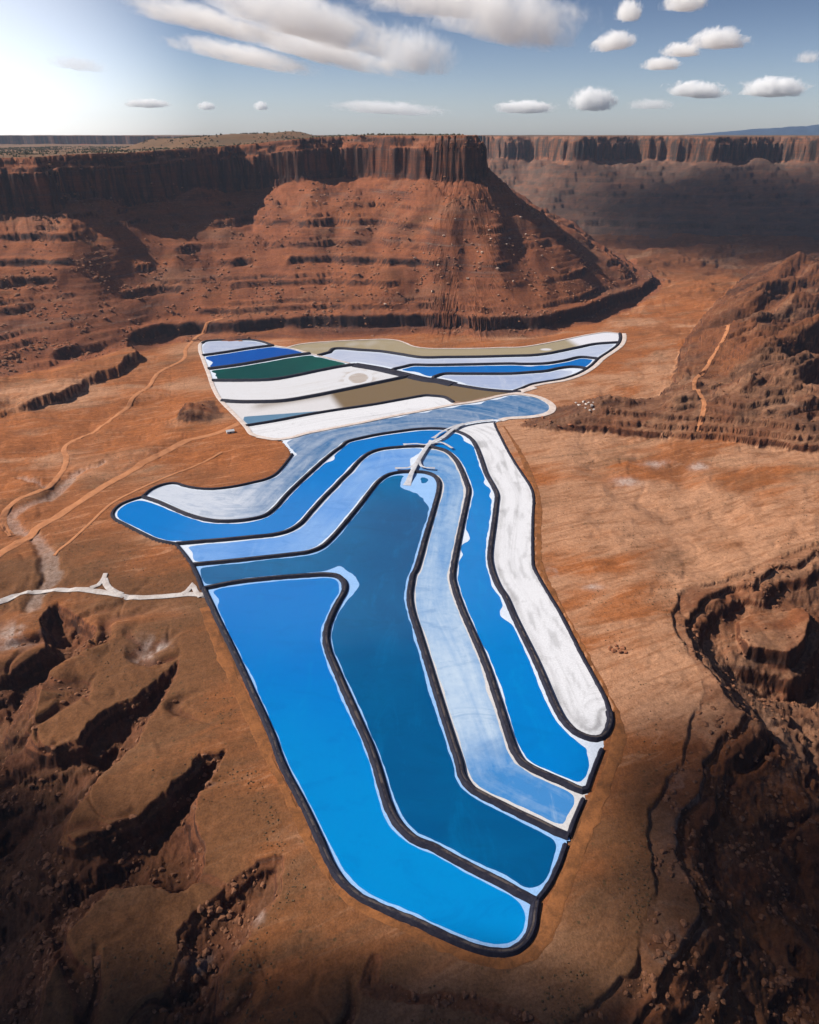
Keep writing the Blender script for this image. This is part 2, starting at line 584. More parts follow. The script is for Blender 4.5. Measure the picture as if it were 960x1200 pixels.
MESA_RIM = np.array([far_pt(-420, 2150, 455), far_pt(-200, 2160, 455), far_pt(-60, 2330, 455), far_pt(20, 2350, 455), far_pt(44, 2330, 455), far_pt(58, 2400, 455), far_pt(110, 2470, 462), far_pt(175, 2600, 468),
                     far_pt(225, 2730, 470), far_pt(270, 2890, 470), far_pt(288, 2890, 470), far_pt(318, 2880, 480), far_pt(345, 2850, 488), far_pt(385, 2890, 490), far_pt(420, 2850, 492), far_pt(452, 2770, 494), far_pt(482, 2745, 498), far_pt(516, 2690, 499),
                     far_pt(553, 2630, 499), far_pt(556, 2740, 499), (205, 3300), (230, 4200), (300, 5200), (-300, 6600), (-6000, 7000), (-9000, 5000), (-9000, 2600)])
MESA_TOE = np.vstack([ground([(-400, 560), (-220, 530), (-60, 470), (60, 440), (150, 415), (215, 398), (300, 399), (400, 397), (500, 390), (560, 396), (640, 392), (700, 376), (765, 350), (780, 332), (745, 308), (700, 290), (660, 275)]),
                      [(620, 5000), (500, 7200), (-8000, 9000), (-12000, 6000), (-12000, 1500)]])
FAR_RIM = np.array([(300, 6300), (650, 5850), (900, 5900), (1200, 5500), (1600, 5650), (2000, 5350), (2500, 5500), (3000, 5100), (3600, 5000), (4600, 4300), (7000, 3800), (30000, 3000), (40000, 80000), (-30000, 80000), (-12000, 9000), (-400, 7000)])
FAR_TOE = np.array([(300, 5300), (560, 4700), (900, 4500), (1400, 4300), (1900, 4300), (2500, 4050), (3200, 3800), (4200, 3000), (7000, 2500), (40000, 1500), (60000, 90000), (-40000, 90000), (-12000, 8000), (-400, 6200)])

VALLEY = np.vstack([[(-1600, 760)], ground(px_list(('m', [(-60, 262), (0, 250), (60, 222), (125, 182), (112, 150), (106, 110), (128, 72), (160, 58), (190, 75), (228, 108), (262, 128), (268, 150), (235, 170), (200, 205), (150, 238), (112, 272),
                    (100, 312), (88, 362), (80, 410), (104, 432), (150, 432), (200, 425), (215, 400), (240, 372), (300, 330), (355, 305), (385, 278), (440, 240), (485, 208), (478, 235), (455, 290), (430, 330), (392, 385), (372, 432),
                    (330, 480), (290, 520), (250, 555), (222, 600), (190, 645), (178, 685), (205, 702), (240, 690), (300, 665), (380, 630), (430, 590), (480, 540), (540, 478), (620, 455), (590, 510), (548, 585), (530, 635), (550, 700), (560, 760), (530, 805),
                    (470, 845), (380, 830), (290, 850), (240, 900), (190, 960), (150, 1060), (120, 1200), (110, 1400)]))), [(-260, 60), (-1600, -100)]])
GULLY_S = ground(px_list(('m', [(430, 1400), (440, 1100), (480, 1000), (470, 930), (520, 880), (600, 820), (690, 760), (768, 740), (772, 770), (760, 850), (705, 920), (640, 1000), (605, 1100), (590, 1240), (590, 1400)])))
SIDE_GULLY = ground(px_list(('full', [(640, 1230), (560, 1190), (520, 1178), (440, 1175), (410, 1160), (425, 1140), (440, 1118), (452, 1125), (445, 1150), (480, 1160), (540, 1165), (580, 1172), (660, 1210)])))
CANYON = np.vstack([ground(px_list(('o', [(900, 60), (771, 92), (650, 150), (540, 170), (452, 210), (432, 248), (375, 240), (300, 262), (230, 312), (150, 352), (106, 430), (95, 510), (122, 590), (200, 690), (270, 800), (330, 880), (390, 930), (352, 990), (260, 1050), (205, 1110)]),
                                   ('n', [(440, 450), (432, 540), (372, 600), (356, 650), (360, 705), (382, 760), (412, 830), (425, 890), (392, 950), (352, 1000), (330, 1050), (272, 1120), (222, 1190), (150, 1260), (60, 1500)]))), [(150, 20), (1500, -100), (2600, 700), (1500, 1050)]])
CANYON_LIP = np.vstack([ground(px_list(('o', [(920, 10), (700, 80), (480, 150), (300, 220), (130, 275), (62, 320), (30, 400), (36, 490), (75, 570), (150, 690), (190, 800), (170, 880)]),
                                       ('n', [(405, 350), (382, 440), (332, 520), (287, 590), (281, 680), (300, 760), (300, 860), (248, 930), (236, 1040), (170, 1110), (100, 1170), (20, 1230), (-60, 1500)]))), [(110, 20), (1500, -120), (2700, 700), (1600, 1100)]])
BUTTE = ground(px_list(('o', [(372, 448), (480, 402), (620, 392), (722, 378), (738, 465), (690, 550), (640, 598), (500, 592), (405, 585), (368, 520)])), -22)
HILLS = ground(px_list(('full', [(606, 500), (625, 489), (652, 477), (690, 470), (725, 478), (765, 472), (786, 452), (792, 425), (800, 402), (822, 372), (850, 345), (880, 318), (950, 300), (1100, 296), (1400, 400), (1300, 600), (960, 530), (900, 524), (840, 518), (790, 516), (740, 512), (690, 507), (640, 505)])))
LEDGE_LOW = np.vstack([ground([(-260, 540), (-60, 505), (0, 488), (40, 479), (80, 471), (104, 456), (140, 436), (166, 419), (150, 405)]), [(-1500, 2400), (-3000, 1800)]])
LEDGE_HIGH = np.vstack([ground([(-260, 500), (-60, 465), (0, 451), (50, 438), (95, 425), (140, 411), (130, 400)]), [(-1500, 2300), (-3000, 1700)]])
OUTCROP = ground([(-30, 425), (8, 420), (14, 404), (28, 408), (34, 396), (60, 404), (70, 396), (56, 380), (20, 378), (-30, 385)])
BLUFF = ground(px_list(('l', [(655, 352), (690, 310), (740, 285), (795, 285), (812, 318), (818, 345), (770, 356), (700, 360)])))
WASH = [ground(px_list(('r', [(560, 190), (490, 250), (400, 320), (330, 370), (230, 410), (130, 450), (70, 500), (85, 560), (170, 605), (250, 650), (300, 720), (350, 790), (355, 870), (350, 960), (310, 1010), (270, 1080), (200, 1150)]))),
        ground(px_list(('r', [(560, 190), (640, 170), (690, 165), (750, 120)]))),
        ground(px_list(('r', [(150, 240), (220, 270), (320, 300)])))]
PALE_SPOTS = px_list(('full', [(20, 745), (300, 905), (232, 1118), (735, 560), (180, 752), (170, 765), (690, 686), (652, 672), (640, 668), (242, 1124), (772, 541), (820, 545), (300, 1078), (612, 690)]))
PALE_SIZE = [(40, 26), (26, 26), (24, 22), (30, 9), (34, 13), (20, 10), (22, 9), (16, 8), (14, 5), (26, 16), (34, 6), (30, 6), (9, 16), (12, 4)]


def terraces(z, levels, width, sharp, mask, face=None):
    """steepen a slope round the given heights"""
    for zk, w, k in zip(levels, width, range(len(levels))):
        s = (z - zk) / w
        m = np.abs(s) < 1
        f = np.clip(s * sharp, -1, 1) * 0.8 + 0.2 * s
        f = np.where(np.abs(s) < 1, f, s)
        # fade to identity at the ends of the band
        e = 1 - sstep(0.75, 1.0, np.abs(s))
        mk = mask[k] if isinstance(mask, (list, tuple)) else mask
        if face is not None:
            np.maximum(face, (1 - sstep(0.8 / sharp, 1.7 / sharp, np.abs(s + 0.25 / sharp))) * mk, out=face)
        z = np.where(m, zk + w * (s + (f - s) * e * mk), z)
    return z


def mesa_height(x, y, rim, toe, z_top, wall_h, flute, seed, levels, widths, spur, foot=0.0):
    """plateau, layered cap, fluted wall and ledged talus between a rim and a toe outline"""
    wob = flute * 2.2 * noise(x / 420, y / 420, seed) + flute * 1.0 * fbm(x / 130, y / 130, 2, seed + 3)
    din = poly_sd(x + wob, y + wob * 0.6, rim)
    d0 = -din
    near = (d0 > -60) & (d0 < 160)
    fl = np.zeros(x.shape)
    xs, ys = x[near], y[near]
    fl[near] = flute * 0.55 * np.abs(noise(xs / 46, ys / 46, seed + 5)) + flute * 0.28 * np.abs(noise(xs / 17, ys / 17, seed + 6)) + flute * .1 * noise(xs / 7, ys / 7, seed + 7)
    lat = 0.9 * xs + 0.45 * ys + 6 * noise(xs / 40, ys / 40, seed + 12)
    blk = np.zeros(x.shape)
    blk[near] = flute * 0.45 * (_hash(np.floor(lat / (flute * 1.3)).astype(np.int64), np.zeros(lat.shape, np.int64), seed + 13) % 1000 / 1000.0 - 0.5) + flute * 0.22 * (_hash(np.floor(lat / (flute * 0.45)).astype(np.int64), np.zeros(lat.shape, np.int64), seed + 14) % 1000 / 1000.0 - 0.5)
    fl = fl * 0.7 + blk
    d = d0 + fl - flute * 0.2
    wall_h = wall_h * (1 - 0.22 * sstep(-0.1, 0.6, noise(x / 210, y / 210, seed + 9)) + 0.05 * noise(x / 60, y / 60, seed + 10))
    cap = 0.1 * wall_h
    drop = cap * sstep(0, 3, d0 + 0.8 * blk) + cap * sstep(14, 17, d0 + 3 * noise(x / 30, y / 30, seed + 8)) + 0.06 * wall_h * sstep(6, 8, d0 + 0.8 * blk)
    drop = drop + (wall_h - 2.06 * cap) * (0.72 * sstep(22, 30, d) + 0.22 * sstep(28, 40, d) + 0.06 * sstep(40, 60, d))
    dt = poly_sd(x + 0.5 * wob, y + 0.7 * wob, toe)
    dd = np.maximum(d - 45, 0)
    g = fbm(x / 240, y / 520, 3, seed + 11)
    t = dd / (dd + np.maximum(dt, 0.01))
    t = np.clip(t + spur * g * 4 * t * (1 - t), 0, 1)
    zb = z_top - wall_h
    lower = zb * (0.62 * (1 - t) ** 1.25 + 0.38 * (1 - t) ** 0.9)
    lateral = x / 360 + 0.25 * y / 360
    zone = fbm(x / 330 + 0.2 * y / 330, y / 1500, 2, seed + 18)
    masks = []
    bias = 0.05 + foot * 0.35
    for k in range(len(levels)):
        q = fbm(lateral * (0.8 + 0.15 * k), y / 900 + 7.7 * k, 3, seed + 20 + k)
        masks.append(sstep(-0.10, 0.10, 1.0 * q + 0.6 * zone + bias + 0.14 * math.sin(2.4 * k)) * (0.75 + 0.25 * sstep(-.3, .2, noise(x / 60, y / 60 + k, seed + 30))))
    if foot == 0:
        fan_ = sstep(0, 160, x + 0.35 * (y - 2300)) * (1 - sstep(430, 560, x)) * (0.55 + 0.45 * sstep(-.2, .2, noise(x / 140, y / 140, seed + 19)))
        masks = [mk_ * (1 - 0.85 * fan_) for mk_ in masks]
    masks[0] = np.maximum(masks[0], sstep(-420, -300, x) * 0.95)
    bend = 15 * noise(x / 800, y / 800, seed + 40) + 1.5 * noise(x / 40, y / 40, seed + 41)
    flut2 = 2.0 * np.abs(noise(x / 30, y / 30, seed + 43)) + 0.7 * noise(x / 10, y / 10, seed + 44)
    face = np.zeros(x.shape)
    low2 = terraces(lower + bend + flut2, levels, widths, 7.0, masks, face) - bend - flut2
    fine = sstep(-.15, .25, fbm(x / 160, y / 300, 3, seed + 46))
    low2 = low2 + fine * 1.6 * np.sin((low2 + bend + 1.5 * noise(x / 15, y / 15, seed + 47)) / 2.1) * sstep(0.02, 0.1, t) * (1 - sstep(.88, .98, t))
    rough = 0.9 * fbm(x / 26, y / 26, 5, seed + 50, 0.65) * sstep(0, 0.08, t) * (1 - sstep(0.9, 1, t))
    lower = np.where(dt > 0, np.maximum(low2 * sstep(0, 0.05, 1 - t) + rough, -1), 0)
    w = sstep(45, 62, d)
    top = z_top + np.minimum(0, 0) + 4 * noise(x / 300, y / 300, seed + 60) * sstep(0, 100, -d0)
    z = top - drop
    z = np.where(d > 0, np.minimum(z, z), z)
    z = z * (1 - w) + lower * w
    inside = dt > 0
    return z, inside, d0, t, face * w * (dt > 0)


def height(x, y):
    """ground height, rock amount, dark amount, pale amount, region"""
    shape = x.shape
    x = x.ravel().astype(float)
    y = y.ravel().astype(float)
    dist = np.hypot(x, y)
    wx = 5 * fbm(x / 42, y / 42, 3, 201) + 1.6 * fbm(x / 9, y / 9, 2, 205)
    wy = 5 * fbm(x / 42 + 40, y / 42, 3, 202) + 1.6 * fbm(x / 9 + 9, y / 9, 2, 206)
    z = 6.0 * fbm(x / 420, y / 420, 2, 1) + 2.0 * fbm(x / 110, y / 75, 2, 4) + 0.9 * fbm(x / 26, y / 26, 3, 7)
    ero = fbm(x / 260 + 0.4 * noise(x / 120, y / 120, 17), y / 260 + 0.4 * noise(x / 120, y / 120, 18), 2, 19)
    z = z + 9 * ero + 5.0 * (ridged(x / 150 + 0.5 * noise(x / 70, y / 70, 20), y / 150, 3, 21) - 0.55) + 2.2 * fbm(x / 170 + 3, y / 110, 3, 12) - 1.2 * sstep(0.70, 1.0, 1 - np.abs(noise(x / 95 + 0.45 * y / 95 + 0.5 * noise(x / 40, y / 40, 14), y / 70, 13)) * 1.6)
    # low swales running to the camera side
    z = z + 1.3 * noise(x / 60 + y / 90, y / 160, 9)
    rock = np.zeros(x.shape)
    dark = np.zeros(x.shape)
    pale = np.zeros(x.shape)
    # rough basin farther out
    bas = sstep(2300, 3000, y) * sstep(300, 900, x)
    if bas.any():
        tb = 34 * fbm(x / 600, y / 420, 4, 30)
        tb = np.floor(tb / 11) * 11 + 11 * sstep(0.72, 1.0, tb / 11 - np.floor(tb / 11))
        z = z + bas * tb
        dark = np.maximum(dark, bas * sstep(2700, 3300, y) * 0.75)
    # rough hills on the right
    hd = poly_sd(x + 1.6 * wx, y + 1.6 * wy, HILLS, 60)
    m = hd > -5
    if m.any():
        xs, ys, h = x[m], y[m], hd[m]
        # ridges trend up to the right
        a = xs * 0.80 + ys * 0.60
        b = -xs * 0.60 + ys * 0.80
        rid = 30 + 62 * fbm(a / 330, b / 150, 2, 61) + 14 * fbm(a / 90, b / 45, 4, 63)
        rid = rid * sstep(10, 170, h)
        edge = 12 * sstep(0, 9, h + 4 * noise(xs / 32, ys / 32, 64)) + 8 * sstep(16, 22, h) + 6 * sstep(40, 47, h)
        q = edge + np.maximum(rid, -8)
        fc = np.zeros(xs.shape)
        msk = [0.97 * sstep(-.55, -.1, fbm(a / 200 + 3 * k, b / 80, 3, 66)) for k in range(9)]
        bnd = 1.5 * noise(a / 30, b / 30, 65) + 0.5 * np.abs(noise(xs / 13, ys / 13, 67))
        q = terraces(q + bnd, [8, 18, 28, 38, 48, 58, 68, 78, 88], [5.0] * 9, 4.5, msk, fc) - bnd
        q = q + 0.9 * fbm(xs / 13, ys / 13, 4, 69, 0.6) * sstep(3, 15, h)
        kx_, ky_ = at(655, 487)
        near_rock = np.exp(-((xs - kx_) / 110) ** 2 - ((ys - ky_) / 60) ** 2)
        q = q + 14 * near_rock * sstep(2, 14, h) * (1 + 0.5 * fbm(xs / 14, ys / 14, 3, 72))
        z[m] = z[m] * (1 - sstep(-5, 10, h)) + q * sstep(-5, 5, h)
        rock[m] = np.maximum(rock[m], sstep(-2, 6, h))
        dark[m] = np.maximum(dark[m], np.maximum(np.maximum(fc, 0.95 * near_rock), 0.40 + 0.5 * sstep(-0.1, 0.4, fbm(a / 260, b / 170, 3, 71)) + 0.3 * sstep(900, 1200, xs)) * sstep(-1, 6, h))
    # ledges west of the ponds
    for P, hh, sd in ((LEDGE_LOW, 20, 1), (LEDGE_HIGH, 16, 2)):
        d = poly_sd(x + 2.2 * wx, y + 2.2 * wy, P, 40)
        msk = 0.35 + 0.65 * sstep(-.25, .1, noise(x / 130, y / 130, 80 + sd))
        z = z + hh * (msk * sstep(0, 7, d) + (1 - msk) * sstep(0, 70, d))
        rock = np.maximum(rock, sstep(-16, -2, d) * (1 - sstep(6, 16, d)) * msk)
    d = poly_sd(x + 1.5 * wx, y + 1.5 * wy, OUTCROP, 30)
    z = z + 26 * sstep(0, 8, d)
    rock = np.maximum(rock, sstep(-10, -2, d) * (1 - sstep(14, 24, d)))
    dark = np.maximum(dark, sstep(-8, -2, d) * (1 - sstep(14, 24, d)))
    # red knoll beside the striped ponds
    kx, ky = at(232, 482)
    e = ((x - kx) / 42) ** 2 + ((y - ky) / 62) ** 2
    z = z + 16 * np.exp(-e * 1.2) * (1 + 0.5 * fbm(x / 16, y / 16, 3, 90))
    rock = np.maximum(rock, 0.55 * np.exp(-e))
    d = poly_sd(x + 1.6 * wx, y + 1.6 * wy, BLUFF, 40)
    z = z + 14 * sstep(0, 8, d) + 9 * sstep(12, 22, d) * (1 + 0.6 * noise(x / 18, y / 18, 91))
    rock = np.maximum(rock, sstep(-8, 2, d))
    dark = np.maximum(dark, sstep(-8, -1, d) * (1 - sstep(10, 20, d)) * 0.9)
    # flatten for the ponds
    cd = sample_grid(COMPLEX_D, x, y, FAR)
    flat = 1 - sstep(12, 130, cd)
    z = z * (1 - flat) + flat * 0.25
    z = np.where(cd < 0, -1.6, z)
    # canyons
    near = (dist < 2600)
    if near.any():
        cut = np.zeros(x.shape)
        xs, ys, wxs, wys = x[near], y[near], wx[near], wy[near]
        c = np.zeros(xs.shape)
        rk = np.zeros(xs.shape)
        dk = np.zeros(xs.shape)
        n1 = fbm(xs / 55, ys / 55, 4, 101)
        n2 = ridged(xs / 120, ys / 120, 5, 107)
        # west valley with its side gullies
        for P, lip, slope, deep in ((VALLEY, 13, 0.45, 130), (GULLY_S, 6, 0.36, 60), (SIDE_GULLY, 3, 0.25, 20)):
            v = poly_sd(xs + 0.8 * wxs, ys + 0.8 * wys, P, 80)
            col = 1.8 * np.abs(noise(xs / 10, ys / 10, 111)) + 0.6 * noise(xs / 3.5, ys / 3.5, 112)
            vv = v - col
            dep = lip * 0.45 * sstep(0, 2.5, vv) + lip * 0.55 * sstep(5, 9, vv)
            body = slope * np.maximum(vv - 3, 0) + 1.6 * fbm(xs / 8, ys / 8, 4, 115, 0.62) * sstep(3, 10, vv) + (5 * n1 + 16 * (0.55 - n2)) * sstep(8, 70, vv)
            body = terraces(body, [10, 22, 36, 52, 70], [5, 6, 7, 8, 9], 3.5, 0.85 * sstep(-.2, .1, n1))
            dep = dep + np.minimum(np.maximum(body, 0), deep)
            dep = np.where(vv > 0, dep, 0)
            c = np.maximum(c, dep)
            rk = np.maximum(rk, sstep(-1.5, 1.0, vv))
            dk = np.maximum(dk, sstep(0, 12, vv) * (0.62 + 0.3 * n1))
        # east canyon
        v = poly_sd(xs + 0.9 * wxs, ys + 0.9 * wys, CANYON_LIP, 80)
        lipc = 3.5 * sstep(0, 3.0, v) * (0.25 + 0.75 * sstep(-.3, .05, noise(xs / 90, ys / 90, 120)))
        rk = np.maximum(rk, sstep(-2, 4, v) * 0.75)
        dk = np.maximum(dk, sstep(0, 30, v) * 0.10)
        v = poly_sd(xs + 0.9 * wxs, ys + 0.9 * wys, CANYON, 80)
        col = 1.6 * np.abs(noise(xs / 12, ys / 12, 121)) + 0.5 * noise(xs / 4, ys / 4, 122)
        vv = v - col
        dep = 8 * sstep(0, 6, vv) + 8 * sstep(16, 26, vv)
        body = 0.50 * np.maximum(vv - 10, 0) + 1.5 * fbm(xs / 9, ys / 9, 4, 127, 0.6) * sstep(5, 14, vv)
        body = np.minimum(body, 92 + 0.05 * body) + (8 * n1 + 44 * (0.6 - n2)) * sstep(14, 130, vv)
        body = terraces(np.maximum(body, 0), [14, 34, 56, 80, 104], [6, 7, 8, 8, 8], 3.0, 0.85 * sstep(-.1, .2, fbm(xs / 170, ys / 170, 2, 125)))
        dep = np.where(vv > 0, dep + body, 0)
        b = poly_sd(xs + 0.7 * wxs, ys + 0.7 * wys, BUTTE, 60)
        dep = dep + (24 + 2.5 * n1 - dep) * sstep(-26, -12, b) * 0.45 * (dep > 24)
        dep = np.where(b > -12, dep + (22 + 3 * n1 - dep) * sstep(-3, 3, b), dep)
        c = np.maximum(c, lipc + dep)
        rk = np.maximum(rk, sstep(-1, 2, vv))
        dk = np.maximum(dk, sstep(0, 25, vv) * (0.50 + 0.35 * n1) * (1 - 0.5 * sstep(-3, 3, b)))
        keep = sstep(10, 26, cd[near])
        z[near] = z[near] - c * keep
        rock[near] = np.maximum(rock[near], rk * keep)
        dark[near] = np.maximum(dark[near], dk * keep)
        ux, uy = xs + 22 * noise(xs / 60, ys / 60, 190), ys + 22 * noise(xs / 60, ys / 60, 191)
        r1 = 1 - np.abs(noise(ux / 120 + uy / 300, uy / 105 - ux / 260, 192)) * 2.2
        r2 = 1 - np.abs(noise(ux / 52, uy / 52, 193)) * 2.2
        where = np.clip(0.75 * sstep(-130, -230, xs - 0.12 * ys) * sstep(820, 640, ys) + 0.8 * sstep(330, 250, ys) + 0.75 * sstep(250, 330, xs) * sstep(640, 480, ys), 0, 1) * sstep(35, 75, cd[near])
        g1, g2 = sstep(0.72, 0.98, r1) * where, sstep(0.80, 0.98, r2) * where * sstep(0.25, 0.75, r1)
        z[near] -= 8.5 * g1 + 3.0 * g2
        rock[near] = np.maximum(rock[near], 0.85 * np.maximum(sstep(0.15, 0.6, g1), sstep(0.3, 0.8, g2)))
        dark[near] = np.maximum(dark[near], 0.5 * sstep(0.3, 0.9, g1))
        # washes and pale salt stains
        pl = np.zeros(xs.shape)
        for W, wd in zip(WASH, (11, 4, 5)):
            lo, hi = W.min(0) - 60, W.max(0) + 60
            mm = (xs > lo[0]) & (xs < hi[0]) & (ys > lo[1]) & (ys < hi[1])
            if mm.any():
                q = seg_dist(xs[mm] + wxs[mm], ys[mm] + wys[mm], smooth_line(W, 15)) + 4 * n1[mm]
                pl[mm] = np.maximum(pl[mm], 0.36 * (1 - sstep(wd * 0.5, wd * 1.1, q)))
                zz = z[near]
                ii = np.flatnonzero(near)[mm]
                z[ii] -= 3.5 * (1 - sstep(wd * 0.6, wd * 1.5, q)) * keep[mm]
        for (sx_, sy_), (rx, ry) in zip(PALE_SPOTS, PALE_SIZE):
            c0 = at(sx_, sy_)
            c1 = at(sx_ + rx * 0.5, sy_)
            c2 = at(sx_, sy_ - ry * 0.5)
            ex = max(abs(c1[0] - c0[0]), 3)
            ey = max(abs(c2[1] - c0[1]), 3)
            q = ((xs + 1.2 * wxs - c0[0]) / ex) ** 2 + ((ys + 1.2 * wys - c0[1]) / ey) ** 2
            pl = np.maximum(pl, 0.8 * np.exp(-q * 0.9) * sstep(-.5, .4, n1 + 0.5 * fbm(xs / 12, ys / 12, 3, 131)))
        pale[near] = pl * keep
    # mesas
    region = np.zeros(x.shape, np.int8)
    m = (x < 1600) & (y > 900)
    if m.any():
        xs, ys = x[m], y[m]
        zt = np.interp(xs, [-1700, -1100, -650, -300, 260], [436, 442, 462, 494, 499])
        # gentle butte on the plateau
        bt = far_pt(265, 3900, 520)
        zt = zt + 42 * sstep(1.15, 0.7, np.hypot((xs - bt[0]) / 430, (ys - bt[1]) / 500)) + 4 * noise(xs / 200, ys / 200, 140)
        zt = zt - sstep(3400, 6000, ys) * 8
        zm, ins, d0, t, face = mesa_height(xs, ys, MESA_RIM, MESA_TOE, zt, np.interp(xs, [-1600, -700, -200, 260], [150, 152, 132, 132]), 26.0, 300,
                                     [24, 54, 68, 106, 120, 154, 192, 206, 244, 262, 288], [20, 10, 6, 13, 7, 14, 11, 6, 12, 7, 9], 0.07)
        zz, rr, kk, rg = z[m], rock[m], dark[m], region[m]
        zz[ins] = zz[ins] * sstep(0.9, 1.0, t[ins]) * sstep(45, 90, d0[ins]) + zm[ins]
        rr[ins] = np.maximum(rr[ins], 1)
        kk[ins] = np.maximum(face[ins] * (0.95 + 0.4 * noise(xs[ins] / 60, ys[ins] / 60, 161)), 0.75 * sstep(48, 30, zm[ins]) * sstep(3, 9, zm[ins]) * sstep(-420, -250, xs[ins]))
        rg[ins] = np.where(d0[ins] < -8, 4, 1)
        z[m], rock[m], region[m], dark[m] = zz, rr, rg, kk
    m = (y > 1800) & (region == 0)
    if m.any():
        xs, ys = x[m], y[m]
        zm, ins, d0, t, face = mesa_height(xs, ys, FAR_RIM, FAR_TOE, 489 + 5 * noise(xs / 900, ys / 900, 150) - 0.0 * xs, 150 + 0 * xs, 44.0, 400,
                                     [36, 76, 108, 140, 172, 204, 236, 268, 300], [20, 12, 12, 13, 16, 12, 12, 12, 12], 0.05, 1.0)
        zz, rr, kk, rg = z[m], rock[m], dark[m], region[m]
        zz[ins] = zz[ins] * sstep(0.85, 1.0, t[ins]) * sstep(45, 90, d0[ins]) + zm[ins]
        rr[ins] = 1
        kk[ins] = np.maximum(np.maximum(kk[ins] * sstep(0.9, 1, t[ins]), face[ins]), 0.62 * sstep(60, 150, d0[ins]) * (0.8 + 0.5 * noise(xs[ins] / 500, ys[ins] / 300, 160)))
        rg[ins] = np.where(d0[ins] < -10, 5, 2)
        z[m], rock[m], dark[m], region[m] = zz, rr, kk, rg
    tan = sstep(60, 260, x) * sstep(500, 640, y + 0.3 * x) * (1 - sstep(1500, 1700, y)) * 0.75
    ax, bx = x * 0.9 + y * 0.35, -x * 0.35 + y * 0.9
    tan = tan + 0.9 * fbm(ax / 330, bx / 140, 4, 170) - 0.25 * sstep(-100, -420, x) * sstep(900, 600, y)
    shape_tan = np.clip(tan + 0.25, 0, 1)
    umber_shade = 0.85 * sstep(-120, -300, x - 0.15 * y) * sstep(1000, 700, y) + 0.75 * sstep(520, 330, y) + 0.55 * fbm(ax / 210, bx / 120, 4, 180) + 0.35 * sstep(330, 480, x) * sstep(900, 700, y)  # brown soil tone, with shade painted in as colour near the camera
    shape_umb_shade = np.clip(umber_shade, 0, 1)
    return z.reshape(shape), rock.reshape(shape), dark.reshape(shape), pale.reshape(shape), region.reshape(shape), shape_tan.reshape(shape), shape_umb_shade.reshape(shape)


def height_at(x, y):
    return height(np.atleast_1d(np.asarray(x, float)), np.atleast_1d(np.asarray(y, float)))[0]


# -- sampled sheet: columns fan out with distance, rows crowd where the slope is steep
def build_land(ncols_in=960, nrows=1120):
    u = np.concatenate([np.linspace(-1.05, -0.64, 90, endpoint=False), np.linspace(-0.64, 0.64, ncols_in, endpoint=False), np.linspace(0.64, 1.05, 90)])
    fine = np.concatenate([np.linspace(-60, 250, 60, endpoint=False), np.geomspace(250, 15300, 2300)])
    cu = u[::6]
    wid = lambda yy: (yy + 258) * 0.889
    XX = cu[:, None] * wid(fine)[None, :]
    YY = np.broadcast_to(fine[None, :], XX.shape)
    ZZ = height(XX, YY)[0]
    dz, dy = ZZ - CAM_H, YY
    depth = np.maximum(dy * COS_P - dz * SIN_P, 40)
    yi = (dy * SIN_P + dz * COS_P) / depth * FPX
    d = np.abs(np.diff(yi, axis=1))
    d = np.minimum(d, 40)
    base = np.diff(np.log(fine + 180))[None, :] * 90
    w = d + base
    # smooth across columns so that rows stay continuous
    k = np.array([1, 4, 8, 11, 12, 11, 8, 4, 1.0])
    k /= k.sum()
    pad = np.pad(w, ((4, 4), (0, 0)), mode='edge')
    w = sum(k[i] * pad[i:i + w.shape[0]] for i in range(9))
    M = np.concatenate([np.zeros((len(cu), 1)), np.cumsum(w, 1)], 1)
    M /= M[:, -1:]
    tt = np.linspace(0, 1, nrows)
    Yc = np.stack([np.interp(tt, M[i], fine) for i in range(len(cu))])
    Y = np.stack([np.interp(u, cu, Yc[:, j]) for j in range(nrows)], 1)
    X = u[:, None] * wid(Y)
    Z, rock, dark, pale, reg, tan, umb_shade = height(X, Y)
    nc = len(u)
    V = np.stack([X, Y, Z], 2).reshape(-1, 3)
    idx = np.arange(nc * nrows).reshape(nc, nrows)
    F = np.stack([idx[:-1, :-1], idx[1:, :-1], idx[1:, 1:], idx[:-1, 1:]], 2).reshape(-1, 4)
    return V, F, rock.ravel(), dark.ravel(), pale.ravel(), reg.ravel(), tan.ravel(), umb_shade.ravel()


